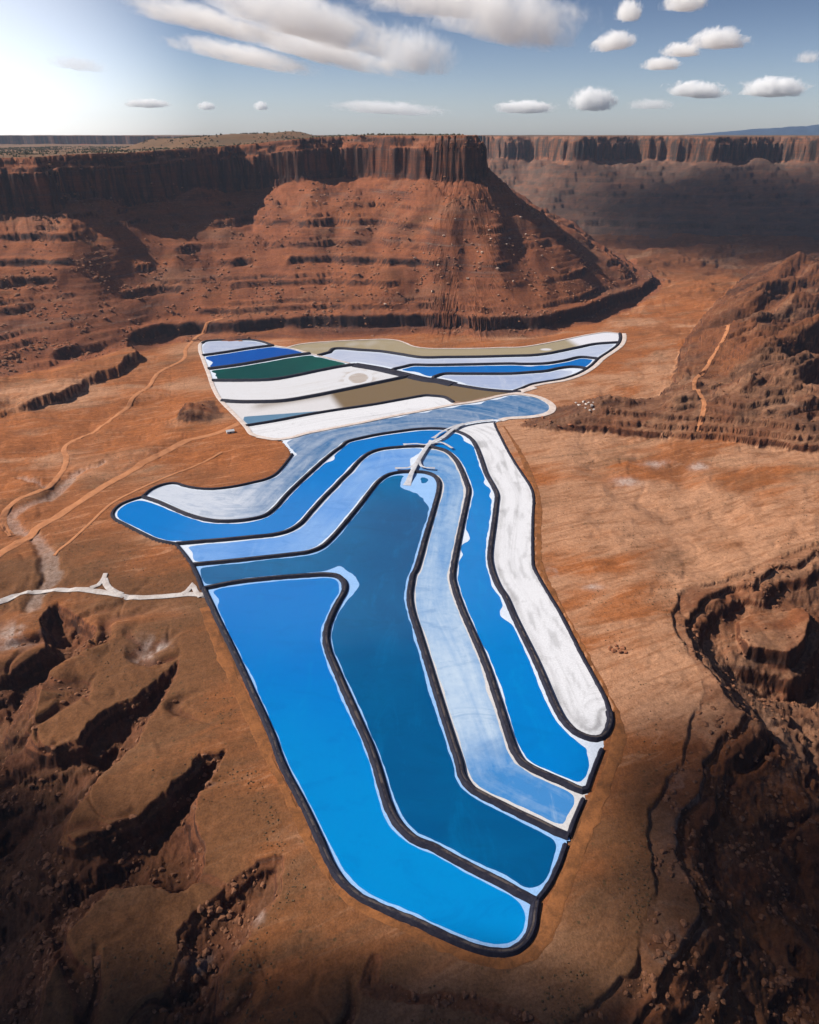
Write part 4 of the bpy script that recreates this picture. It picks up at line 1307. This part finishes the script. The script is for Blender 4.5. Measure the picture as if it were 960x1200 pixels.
for n_, (key, l) in enumerate(LINES.items()):
    if not l['dyke']:
        continue
    hh, hw = l['h'], l['half']
    cw = 0.36
    o = ribbon('dyke', l['P'], hw * 0.90, MAT_DYKE, 0.0, [(-1.0, -1.2), (-cw, hh), (cw, hh), (1.0, -1.2)], None, 1.0, n_)
    o.location.z = 0.001 * (n_ % 23)
    tag(o, DYKE_LABELS[key], 'dyke')
    if hw > 4.5:                                   # dusty wheel track along the crest
        q_ = np.linspace(0, 1, len(l['P']))
        ct = ribbon('crest_track', l['P'][1:-1], (0.8 + 0.6 * noise(q_ * len(q_) / 9, q_ * 0, 60 + n_))[1:-1], MAT_CREST, hh + 0.06, [(-1, 0), (0, 0.05), (1, 0)], None, 0.5, n_)
        ct.location = (ct.location.x - o.location.x, ct.location.y - o.location.y, 0)
        ct.parent = o

# ------------------------------------------------------------------ roads and tracks
def road_material(name, a, b, scale=0.08):
    t = NT(name)
    pos = t.position()
    n1 = t.noise(pos, scale, 6, 0.7, 0.4)
    n2 = t.noise(pos, 0.6, 3, 0.7)
    col = t.mix(t.ramp(t.math('ADD', t.math('MULTIPLY', n1, 0.7), t.math('MULTIPLY', n2, 0.3)), 0.38, 0.62), a, b)
    return t.bsdf(col, 0.95, 0.1, n2, 0.3, 0.6)


MAT_SALTROAD = road_material('salt dusted road', (0.60, 0.52, 0.48), (0.46, 0.37, 0.33))
MAT_PALEROAD = road_material('pale gravel road', (0.52, 0.48, 0.46), (0.38, 0.32, 0.29))
MAT_DIRT = road_material('orange dirt track', (0.44, 0.19, 0.088), (0.36, 0.145, 0.064))
MAT_PERIM = road_material('bare red service road', (0.26, 0.100, 0.036), (0.135, 0.055, 0.022), 0.07)
MAT_RAMP = road_material('grey salt ramp', (0.50, 0.50, 0.53), (0.36, 0.35, 0.37))

FLAT = [(-1.0, -0.2), (-0.8, 0.0), (0.0, 0.12), (0.8, 0.0), (1.0, -0.2)]


def road(name, label, pts, half, mat, lift=0.5, drape=True, step=8.0, jitter=0.6, taper=False):
    P = smooth_line(ground(pts) if not isinstance(pts, np.ndarray) else pts, step)
    hv = half
    if taper:
        q = np.linspace(0, 1, len(P))
        hv = half * (1 + 0.9 * np.exp(-q / 0.05))
    elif name == 'service_road':
        q = np.linspace(0, 1, len(P))
        hv = half * np.clip(0.15 + 6 * q, 0.15, 1) * (1 + 0.25 * noise(q * 40, q * 0, 51) + 0.2 * noise(q * 130, q * 0, 52))
    o = ribbon(name, P, hv, mat, lift, FLAT, None, jitter, len(label), drape if callable(drape) else ((lambda x, y: np.maximum(height_at(x, y), height_at(x, y + 1.5))) if drape else None))
    tag(o, label, None, None, 'structure')
    return o


road('pale_road', 'pale gravel road crossing the desert from the left edge to the ponds', px_list(('l', [(-60, 1040), (0, 1022), (80, 997), (170, 985), (280, 986), (380, 997), (440, 1008), (500, 1014), (560, 1013), (640, 1006), (710, 1000), (770, 1006)])), 4.6, MAT_PALEROAD, 0.9)
road('pale_road', 'short pale spur curving up from the gravel road', px_list(('r', [(640, 1027), (690, 1010), (725, 975), (745, 920)])), 3.0, MAT_PALEROAD, 1.0)
road('pale_road', 'short pale spur returning to the gravel road', px_list(('r', [(738, 960), (755, 1010), (800, 1050), (860, 1068)])), 4.0, MAT_PALEROAD, 1.1)
road('pale_road', 'pale turnout at the dyke corner', px_list(('l', [(672, 1002), (700, 985), (712, 962), (722, 985), (742, 1012)])), 3.2, MAT_PALEROAD, 1.2)
road('dirt_track', 'winding dirt track on the left side', px_list(('l', [(830, 34), (740, 50), (690, 90), (680, 130), (600, 170), (540, 240), (440, 320), (340, 385), (240, 440), (246, 500), (220, 560), (180, 600), (80, 640), (20, 680), (8, 720), (40, 770)])), 4.6, MAT_DIRT, 0.6)
road('dirt_track', 'broad straight dirt track on the left side', px_list(('l', [(900, 360), (821, 396), (700, 430), (560, 500), (400, 588), (250, 680), (120, 762), (0, 850), (-60, 895)])), 7.0, MAT_DIRT, 0.6)
road('dirt_track', 'faint dirt track beside the azure arm', px_list(('l', [(821, 470), (700, 530), (560, 590), (420, 660), (330, 740), (250, 810), (200, 850)])), 2.5, MAT_DIRT, 0.6)
road('dirt_track', 'winding orange track between the dark rocky hills on the right', [(760 + a_ / 4.615, 280 + b_ / 4.615) for a_, b_ in ((360, 545), (410, 552), (405, 600), (380, 660), (325, 720), (290, 765), (245, 815), (235, 885), (262, 960), (280, 1010), (262, 1080))], 4.2, MAT_DIRT, 0.8)
road('service_road', 'bare red service road along the right side of the lower ponds', px_list(('full', [(590, 499), (606, 524), (619, 552), (630, 590), (630, 620), (631, 660), (648, 700), (672, 745), (700, 800), (724, 850), (722, 880), (708, 920), (690, 965), (672, 1010), (655, 1050), (642, 1085), (622, 1115), (590, 1126), (550, 1116), (500, 1096), (450, 1072), (410, 1048), (384, 1015), (360, 975), (335, 920), (310, 872), (280, 810), (250, 740), (240, 712)])), 6.0, MAT_PERIM, 0.3, jitter=2.2)
up_w = LINES['striped_west']['P']
road('salt_road', 'white salt dusted road along the left edge of the striped ponds', np.vstack([LINES['striped_north']['P'][12:0:-6] + [0, 14], up_w[::8] + [-2, 0]]), 4.6, MAT_SALTROAD, 1.3, False)
up_e = LINES['upper_east']['P']
T_ = np.gradient(up_e, axis=0)
T_ /= np.linalg.norm(T_, axis=1, keepdims=True)
off = np.stack([-T_[:, 1], T_[:, 0]], 1) * 11
road('salt_road', 'white salt dusted road round the right end of the upper ponds', (up_e + off)[::6], 5.5, MAT_SALTROAD, 1.4, False)
road('salt_road', 'thin white road along the back of the upper right ponds', LINES['olive_north']['P'][::8], 3.2, MAT_SALTROAD, 1.2, False)
road('salt_road', 'white road between the striped ponds and the streaked blue pond', np.vstack([up_w[-12::4], LINES['hammer_north']['P'][4::6]]), 5.0, MAT_SALTROAD, 1.25, False)
road('salt_road', 'white looping road at the right end of the streaked blue pond', LINES['hammer_loop']['P'][::4], 7.0, MAT_SALTROAD, 1.35, False)
road('salt_road', 'white road from the loop to the upper junction', np.vstack([LINES['hammer_north']['P'][-3:-1], ground(px_list(('b', [(470, 312), (500, 302), (540, 290)])))]), 6.0, MAT_SALTROAD, 1.3, False)
road('salt_road', 'thin white road along the head of the diagonal dyke', LINES['diagonal_head']['P'][::5], 3.4, MAT_SALTROAD, 1.3, False)
road('salt_road', 'thin pale road beside the end of the diagonal dyke', ground(px_list(('b', [(212, 349), (262, 350), (330, 335), (400, 322)]))), 7.0, road_material('brown bank', (0.25, 0.16, 0.11), (0.18, 0.11, 0.07)), 1.0, False)
ramp0 = LINES['ramp']['P'][0]
ramp_rise = lambda x, y: 3.8 * sstep(2, 45, np.hypot(x - ramp0[0], y - ramp0[1]))
road('ramp_road', 'pale grey ramp crossing the dykes down to the teal pond', LINES['ramp']['P'][::3], 3.6, MAT_RAMP, 0.3, ramp_rise, taper=True)

for lab_, pts_ in (('grey salt spur at the left foot of the ramp', [(285, 243), (340, 240), (368, 224), (388, 196)]), ('grey salt spur at the right foot of the ramp', [(378, 212), (398, 238), (445, 243)]),
                   ('grey salt spur left of the ramp at the middle dyke', [(318, 147), (372, 144), (412, 148), (428, 130)]), ('grey salt spur right of the ramp at the middle dyke', [(428, 142), (468, 138), (515, 162)]),
                   ('short second track beside the ramp near the upper dyke', [(438, 122), (470, 98), (525, 72), (560, 62)])):
    road('ramp_road', lab_, px_list(('d', pts_)), 2.6, MAT_RAMP, 0.35, lambda x, y: 0 * x + 3.4, jitter=1.2, taper=True)

# ------------------------------------------------------------------ clouds
def cloud_material(name, dens, scale, thr, edge, squash=(1, 1, 1)):
    t = NT(name)
    tc = t.n('ShaderNodeTexCoord')
    obj = tc.outputs['Object']
    info = t.n('ShaderNodeObjectInfo')
    off = t.n('ShaderNodeVectorMath', operation='MULTIPLY_ADD')
    t.link(obj, off.inputs[0])
    off.inputs[1].default_value = squash
    rv = t.n('ShaderNodeCombineXYZ')
    t.link(t.math('MULTIPLY', info.outputs['Random'], 60.0), rv.inputs[0])
    t.link(t.math('MULTIPLY', info.outputs['Random'], 33.0), rv.inputs[1])
    t.link(rv.outputs[0], off.inputs[2])
    nz = t.noise(off.outputs[0], scale, 7, 0.66, 0.7)
    ln = t.n('ShaderNodeVectorMath', operation='LENGTH')
    t.link(obj, ln.inputs[0])
    body = t.math('SUBTRACT', 1.0, t.math('POWER', t.math('MULTIPLY', ln.outputs['Value'], 1.08), 1.5))
    f = t.math('ADD', t.math('MULTIPLY', body, 1.15), t.math('MULTIPLY', t.math('SUBTRACT', nz, thr), 2.4))
    f = t.ramp(f, 0.0, edge)
    pv = t.n('ShaderNodeVolumePrincipled')
    pv.inputs['Color'].default_value = (1.0, 1.0, 1.0, 1)
    pv.inputs['Anisotropy'].default_value = 0.0
    t.put(pv.inputs['Density'], t.math('MULTIPLY', f, dens))
    t.link(pv.outputs[0], t.out.inputs['Volume'])
    return t.m


CL_CUM = cloud_material('cumulus', 0.012, 2.3, 0.66, 0.50, (1.9, 1.4, 0.8))
CL_BIG = cloud_material('broad cloud', 0.0058, 2.9, 0.66, 0.95, (2.1, 1.6, 0.7))
CL_STREAK = cloud_material('thin streak cloud', 0.0026, 3.0, 0.62, 1.0, (2.6, 1.4, 0.6))
CL_THIN = cloud_material('thin overhead cloud', 0.013, 1.3, 0.52, 1.2)
CL_ADDED_SHADE = cloud_material('added shade cloud', 0.020, 1.3, 0.52, 0.9)  # for the clouds added out of view to darken the near ground

import bmesh


def cloud_shape(seed, flat=0.55):
    bm = bmesh.new()
    bmesh.ops.create_icosphere(bm, subdivisions=4, radius=1.0)
    P = np.array([v.co[:] for v in bm.verts])
    k = 0.80 + 0.34 * fbm(P[:, 0] * 1.9 + seed * 3.1, P[:, 2] * 1.9 + P[:, 1] * 1.3, 4, 900 + seed)
    k = np.clip(k, 0.45, 1.05)
    P = P * k[:, None]
    P[:, 2] = np.where(P[:, 2] < -flat * 0.5, -flat * 0.5 + (P[:, 2] + flat * 0.5) * 0.25, P[:, 2])
    F_ = [[v.index for v in f.verts] for f in bm.faces]
    bm.free()
    return P, F_


def cloud(label, px, py, w, h, dist, mat, tilt=0.0, deep=0.7, group='clouds in the sky', grow=1.35):
    c = at_distance(px, py, dist)
    depth = dist * COS_P - (c[2] - CAM_H) * SIN_P
    m = depth / FPX
    P, F_ = cloud_shape(int(px * 7 + py * 3) % 97)
    o = mesh_obj('cloud', P, F_, mat, None, True)
    o.location = c
    o.scale = (w * 0.5 * m * grow, max(w * 0.5 * m * deep, 300), h * 0.5 * m * grow * 1.15)
    o.rotation_euler = (0, R(tilt), 0)
    return tag(o, label, 'cloud', group)


for lab, px, py, w, h, dist, mat, tilt in (
        ('bright bar shaped white cloud low at the far right', 907, 104, 84, 24, 17000, CL_CUM, 0),
        ('white puffy cloud high on the right, largest of the small puffs', 842, 47, 76, 26, 12500, CL_CUM, 0),
        ('soft white cloud left of the largest right hand puff', 799, 60, 52, 18, 12800, CL_CUM, 0),
        ('small white oval cloud below the soft right hand cloud', 775, 76, 48, 16, 13500, CL_CUM, 0),
        ('long low white cloud left of the bar shaped cloud', 817, 107, 78, 20, 17200, CL_CUM, 4),
        ('faint flat cloud left of the long low white cloud', 763, 123, 64, 14, 19000, CL_BIG, 0),
        ('curled white cloud low in the right middle of the sky', 695, 119, 62, 28, 18600, CL_CUM, 0),
        ('ragged white cloud right of the broad cloud', 720, 50, 58, 24, 12600, CL_CUM, -8),
        ('tiny white puff near the top edge above the ragged cloud', 737, 15, 32, 26, 9800, CL_CUM, 0),
        ('small cloud cut by the top edge on the right', 803, 3, 56, 26, 9600, CL_CUM, 0),
        ('flat white cloud low above the far cliff', 617, 127, 74, 16, 19500, CL_CUM, 0),
        ('thin flat grey white streak low in the middle of the sky', 456, 128, 150, 17, 19500, CL_BIG, 3),
        ('thin pale cloud low on the left', 173, 122, 58, 11, 19000, CL_CUM, 0),
        ('tiny cloud right of the thin pale cloud', 242, 125, 22, 10, 19000, CL_CUM, 0),
        ('tiny round cloud lowest above the left plateau', 306, 125, 18, 11, 19000, CL_CUM, 0),
        ('small faint cloud at the right edge of the sky', 947, 68, 34, 15, 13200, CL_BIG, 0),
        ('broad white cloud at the top of the sky', 590, 20, 215, 78, 10200, CL_BIG, 9),
        ('broad pale cloud cut by the top edge left of the broad white cloud', 500, 2, 190, 44, 9400, CL_BIG, 5),
        ('soft white cloud in the middle below the broad cloud', 482, 63, 120, 58, 12300, CL_BIG, 8),
        ('long tilted streak of cloud on the upper left', 240, 24, 230, 34, 10600, CL_BIG, 12),
        ('long tilted veil of cloud right of the upper left streak', 350, 22, 280, 56, 10400, CL_BIG, 14),
        ('bright tilted band of cloud in the upper middle', 370, 58, 230, 36, 12300, CL_BIG, 12),
        ('thin tilted streak of cloud below the upper left streak', 285, 66, 190, 26, 12400, CL_BIG, 10),
        ('faint wisp of cloud in the hazy left part of the sky', 90, 76, 80, 18, 13600, CL_STREAK, 6)):
    cloud(lab, px, py, w, h, dist, mat, tilt)


def shade_cloud(label, gx, gy, gz, rx, ry, alt=2300, rz=0.0, thick=260, mat=None):
    """a cloud set up-sun of the ground point it shades"""
    t = (alt - gz) / SUN_DIR[2]
    P, F_ = cloud_shape(int(abs(gx) + abs(gy)) % 91, 0.8)
    o = mesh_obj('cloud', P, F_, mat or CL_ADDED_SHADE, None, True)  # those in CL_ADDED_SHADE are added out of view for shade
    o.location = (gx + SUN_DIR[0] * t, gy + SUN_DIR[1] * t, alt)
    o.scale = (rx, ry, thick)
    o.rotation_euler = (0, 0, R(rz))
    return tag(o, label, 'cloud', 'clouds overhead and added shade clouds')


shade_cloud('added unseen cloud shading the near left valley', -470, 260, -60, 350, 370, rz=-20)  # this and the next two are added, unseen, to shade the near ground
shade_cloud('long added unseen cloud shading the land nearest the camera', 40, 160, -20, 850, 190)
shade_cloud('added unseen cloud shading the near right canyon', 570, 290, -80, 340, 400, rz=15)
shade_cloud('long cloud shading the basin and the distant cliff', 1900, 4300, 150, 2000, 1500, mat=CL_THIN)

# ------------------------------------------------------------------ boulders, scrub and the pump shed
def on_surface(pts):
    """where sight lines meet the land"""
    out = []
    tt_ = np.geomspace(200, 8000, 900)
    for px_, py_ in pts:
        v = ray(px_, py_)
        Pq = np.outer(tt_, v) + np.array([0, 0, CAM_H])
        below = np.flatnonzero(Pq[:, 2] < height_at(Pq[:, 0], Pq[:, 1]))
        i = below[0] if len(below) else -1
        fine_ = np.linspace(tt_[max(i - 1, 0)], tt_[i], 40)
        Pq = np.outer(fine_, v) + np.array([0, 0, CAM_H])
        below = np.flatnonzero(Pq[:, 2] < height_at(Pq[:, 0], Pq[:, 1]))
        out.append(Pq[below[0] if len(below) else -1])
    return np.array(out)


def stone_material(name, a_, b_):
    t = NT(name)
    tc = t.n('ShaderNodeTexCoord').outputs['Object']
    n1 = t.noise(tc, 0.35, 5, 0.7)
    n2 = t.noise(tc, 1.2, 4, 0.7)
    return t.bsdf(t.mix(t.ramp(n1, 0.35, 0.65), a_, b_), 0.95, 0.1, n2, 0.5, 0.8)


def rock_shape(seed):
    bm = bmesh.new()
    bmesh.ops.create_icosphere(bm, subdivisions=3, radius=1.0)
    P = np.array([v.co[:] for v in bm.verts])
    r_ = np.random.default_rng(seed)
    for _ in range(9):                      # chop flat facets
        n_ = r_.normal(size=3)
        n_ /= np.linalg.norm(n_)
        h_ = r_.uniform(0.45, 0.8)
        dd_ = P @ n_ - h_
        P = P - np.maximum(dd_, 0)[:, None] * n_
    P = P * (1 + 0.08 * noise(P[:, 0] * 3 + seed, P[:, 1] * 3 + P[:, 2] * 2, 77))[:, None]
    F_ = [[v.index for v in f.verts] for f in bm.faces]
    bm.free()
    me_ = bpy.data.meshes.new('boulder')
    me_.from_pydata([tuple(v) for v in (P * np.array([1, 1.15, 0.8])).tolist()], [], F_)
    return me_


ROCKS = [rock_shape(k) for k in range(6)]
M_PALE = stone_material('pale sandstone', (0.50, 0.36, 0.27), (0.36, 0.22, 0.15))
M_RED = stone_material('red sandstone', (0.30, 0.12, 0.06), (0.17, 0.07, 0.04))
M_WHITE = stone_material('bleached stone', (0.58, 0.52, 0.48), (0.42, 0.35, 0.31))


def boulders(label, group, pts, size, mat):
    for k, p in enumerate(on_surface(pts)):
        me_ = ROCKS[(k * 5 + len(label)) % 6].copy()
        me_.materials.clear()
        me_.materials.append(mat)
        o = bpy.data.objects.new('boulder', me_)
        scene.collection.objects.link(o)
        r_ = size * random.uniform(0.7, 1.35)
        o.scale = (r_, r_ * random.uniform(0.8, 1.2), r_ * random.uniform(0.7, 1.0))
        o.location = (p[0], p[1], p[2] + 0.25 * r_)
        o.rotation_euler = (random.uniform(-.3, .3), random.uniform(-.3, .3), random.uniform(0, 6))
        tag(o, label, 'boulder', group)


boulders('pale orange boulder lying on the red debris slope below the promontory cliff', 'boulders on the debris slope',
         [(300 + a_ / 3, 130 + b_ / 3) for a_, b_ in ((215, 318), (780, 495), (797, 499), (620, 635), (626, 604), (640, 545), (662, 440), (850, 555), (930, 375), (700, 380), (745, 590), (560, 520), (455, 680), (690, 470), (590, 500), (880, 470), (820, 420), (905, 600), (615, 380))]
         + [(560 + a_ / 4, 140 + b_ / 4) for a_, b_ in ((20, 625), (205, 460), (95, 825), (100, 700), (430, 710), (225, 540), (150, 560), (300, 640), (180, 400), (60, 560), (350, 700), (270, 720))], 4.6, M_PALE)
boulders('reddish boulder on the broad debris fan at the foot of the left cliff', 'boulders on the left fan',
         [(a_ / 3, 130 + b_ / 3) for a_, b_ in ((370, 730), (475, 733), (610, 685), (180, 745), (330, 720), (545, 800), (640, 640), (690, 700), (430, 770), (300, 770), (580, 560), (660, 560))], 4.2, M_RED)
boulders('bleached white boulder in the dark hollow right of the looping road', 'white boulders in the hollow',
         [(560 + a_ / 4.8, 370 + b_ / 4.8) for a_, b_ in ((552, 492), (570, 505), (595, 488), (612, 500), (625, 492), (640, 505), (605, 520), (650, 490), (630, 535), (655, 530))], 3.4, M_WHITE)
boulders('tan boulder in the lone rock pile on the plain right of the white pond', 'boulders of the lone rock pile',
         [(716, 761), (720, 763), (724, 760), (727, 764), (730, 760), (722, 757), (733, 765)], 3.0, M_RED)
boulders('dark boulder beside the dirt below the loop of the streaked blue pond', 'boulders below the loop',
         [(615, 494), (628, 498), (645, 494), (655, 500), (636, 490), (668, 498)], 3.6, M_RED)

# loose rubble in the canyons and on the debris slopes, scrub on the plain: nobody could count it
def scatter(name, X_, Y_, Z_, S_, mat, sink=0.15):
    ph = (1 + 5 ** 0.5) / 2
    iv = np.array([(-1, ph, 0), (1, ph, 0), (-1, -ph, 0), (1, -ph, 0), (0, -1, ph), (0, 1, ph), (0, -1, -ph), (0, 1, -ph), (ph, 0, -1), (ph, 0, 1), (-ph, 0, -1), (-ph, 0, 1)]) / math.hypot(1, ph)
    it = np.array([(0, 11, 5), (0, 5, 1), (0, 1, 7), (0, 7, 10), (0, 10, 11), (1, 5, 9), (5, 11, 4), (11, 10, 2), (10, 7, 6), (7, 1, 8), (3, 9, 4), (3, 4, 2), (3, 2, 6), (3, 6, 8), (3, 8, 9), (4, 9, 5), (2, 4, 11), (6, 2, 10), (8, 6, 7), (9, 8, 1)])
    n = len(X_)
    v = iv[None] * (1 + rng.uniform(-.35, .35, (n, 12, 3))) * S_[:, None, None] * np.stack([rng.uniform(.7, 1.5, n), rng.uniform(.7, 1.5, n), rng.uniform(.4, .9, n)], 1)[:, None, :]
    v = v + np.stack([X_, Y_, Z_ + sink * S_], 1)[:, None, :]
    f = (it[None] + (np.arange(n) * 12)[:, None, None]).reshape(-1, 3)
    return tag(mesh_obj(name, v.reshape(-1, 3), f, mat), None, None, None, 'stuff')


def draw(n, wfun, y0_, y1_):
    xs_, ys_ = [], []
    tot = 0
    while tot < n:
        uu = rng.uniform(-0.68, 0.68, 30000)
        yy = np.exp(rng.uniform(math.log(y0_), math.log(y1_), 30000))
        xx = uu * (yy + 258) * 0.889
        zz, rk_, dk_, pl_, rg_, tn_, um_ = height(xx, yy)
        k_ = rng.random(30000) < wfun(xx, yy, rk_, dk_, rg_)
        xs_.append(np.stack([xx[k_], yy[k_], zz[k_]], 1))
        tot += k_.sum()
    return np.vstack(xs_)[:n]


cd_ok = lambda x, y: sample_grid(COMPLEX_D, x, y, FAR) > 22
q_ = draw(7000, lambda x, y, r_, d_, g_: (r_ > 0.6) * (g_ < 1) * cd_ok(x, y) * np.clip(0.3 + 1.2 * noise(x / 40, y / 40, 610), 0, 1), 190, 1700)
scatter('loose_rubble', q_[:, 0], q_[:, 1], q_[:, 2], rng.uniform(0.25, 1.0, 7000) ** 4 * 2.6 + 0.25, stone_material('canyon rubble', (0.26, 0.115, 0.06), (0.13, 0.06, 0.035)))
q_ = draw(9000, lambda x, y, r_, d_, g_: (g_ == 1) * np.clip(0.25 + 1.3 * noise(x / 90, y / 90, 611), 0, 1), 1500, 3000)
scatter('slope_rubble', q_[:, 0], q_[:, 1], q_[:, 2], rng.uniform(0.3, 1.0, 9000) ** 6 * 4.5 + 0.6, stone_material('slope rubble', (0.34, 0.16, 0.085), (0.15, 0.07, 0.045)))
q_ = draw(2600, lambda x, y, r_, d_, g_: (r_ < 0.3) * (g_ < 1) * cd_ok(x, y) * np.clip(-0.05 + 1.1 * noise(x / 70, y / 70, 612), 0, 1), 190, 2200)
scatter('low_desert_scrub', q_[:, 0], q_[:, 1], q_[:, 2], rng.uniform(0.3, 0.85, 2600), stone_material('low scrub', (0.085, 0.055, 0.030), (0.12, 0.075, 0.040)), 0.3)

# scrub on the plateau rim: nobody could count it
vx, vy = [], []
while len(vx) < 5200:
    qx = rng.uniform(-2300, 330, 4000)
    qy = rng.uniform(2150, 5200, 4000)
    keep_ = (poly_sd(qx, qy, MESA_RIM) > 30) & (rng.random(4000) < 0.25 + 0.9 * noise(qx / 160, qy / 160, 600))
    vx += qx[keep_].tolist()
    vy += qy[keep_].tolist()
vx, vy = np.array(vx[:5200]), np.array(vy[:5200])
vz = height_at(vx, vy)
base_v = np.array([(math.cos(a_) * r_, math.sin(a_) * r_, h_) for r_, h_ in ((0.55, 0), (1.0, 0.5), (0.7, 1.15)) for a_ in np.linspace(0, 2 * math.pi, 7)[:-1]] + [(0, 0, 1.4)])
base_f = [(r_ * 6 + k, r_ * 6 + (k + 1) % 6, (r_ + 1) * 6 + (k + 1) % 6, (r_ + 1) * 6 + k) for r_ in (0, 1) for k in range(6)] + [(12 + k, 12 + (k + 1) % 6, 18, 18) for k in range(6)]
sv_, sf_ = [], []
size_ = rng.uniform(1.6, 4.2, len(vx))
for k in range(len(vx)):
    jig = 1 + rng.uniform(-.3, .3, base_v.shape)
    sv_.append(base_v * jig * size_[k] + np.array([vx[k], vy[k], vz[k] - 0.2]))
    sf_ += [[19 * k + q for q in (f[:3] if f[2] == f[3] else f)] for f in base_f]
tag(mesh_obj('desert_scrub', np.vstack(sv_), sf_, stone_material('juniper scrub', (0.050, 0.055, 0.028), (0.085, 0.075, 0.04))), None, None, None, 'stuff')

# small pump shed beside the salt road
shed = on_surface([(270, 507)])[0]
root = empty('pump_shed', tuple(shed), R(25))
M_WALL = stone_material('pale painted metal', (0.55, 0.53, 0.50), (0.47, 0.45, 0.43))
M_ROOF = stone_material('grey metal roof', (0.62, 0.62, 0.63), (0.52, 0.52, 0.54))
M_DOOR = stone_material('dark door', (0.06, 0.06, 0.07), (0.09, 0.085, 0.08))


def box(name, a_, b_, mat, parent):
    v_ = [(x, y, z) for x in (a_[0], b_[0]) for y in (a_[1], b_[1]) for z in (a_[2], b_[2])]
    f_ = [(0, 1, 3, 2), (4, 6, 7, 5), (0, 4, 5, 1), (2, 3, 7, 6), (0, 2, 6, 4), (1, 5, 7, 3)]
    return mesh_obj(name, v_, f_, mat, parent)


wall_v = [(-7, -4, -1), (7, -4, -1), (7, 4, -1), (-7, 4, -1), (-7, -4, 4), (7, -4, 4), (7, 4, 4), (-7, 4, 4), (-7, 0, 6), (7, 0, 6)]
mesh_obj('wall', wall_v, [(0, 1, 5, 4), (2, 3, 7, 6), (1, 2, 6, 9, 5), (3, 0, 4, 8, 7), (4, 5, 9, 8), (6, 7, 8, 9), (3, 2, 1, 0)], M_WALL, root)
roof_v = [(-7.6, -4.7, 3.75), (7.6, -4.7, 3.75), (7.6, 0, 6.15), (-7.6, 0, 6.15), (7.6, 4.7, 3.75), (-7.6, 4.7, 3.75)]
roof_v += [(x, y, z + 0.2) for x, y, z in roof_v]
mesh_obj('roof', roof_v, [(0, 3, 2, 1), (3, 5, 4, 2), (6, 7, 8, 9), (9, 8, 10, 11), (0, 1, 7, 6), (4, 5, 11, 10), (1, 2, 8, 7), (2, 4, 10, 8), (3, 0, 6, 9), (5, 3, 9, 11)], M_ROOF, root)
box('door', (-1.5, -4.12, -1), (1.5, -4.02, 2.8), M_DOOR, root)
tag(root, 'small pale pump shed with a grey roof beside the white road', 'shed')

# ------------------------------------------------------------------ air
if HAZE_DENSITY > 0:
    t = NT('desert haze')
    pv = t.n('ShaderNodeVolumePrincipled')
    pv.inputs['Color'].default_value = (0.60, 0.76, 1.0, 1)
    pv.inputs['Density'].default_value = HAZE_DENSITY
    pv.inputs['Anisotropy'].default_value = 0.2
    t.link(pv.outputs[0], t.out.inputs['Volume'])
    x0, x1, y0, y1, z0, z1 = -16500, 16500, -1500, 16600, -261, 860
    vb = [(x, y, z) for x in (x0, x1) for y in (y0, y1) for z in (z0, z1)]
    fb = [(0, 1, 3, 2), (4, 6, 7, 5), (0, 4, 5, 1), (2, 3, 7, 6), (0, 2, 6, 4), (1, 5, 7, 3)]
    tag(mesh_obj('haze', vb, fb, t.m), None, None, None, 'stuff')
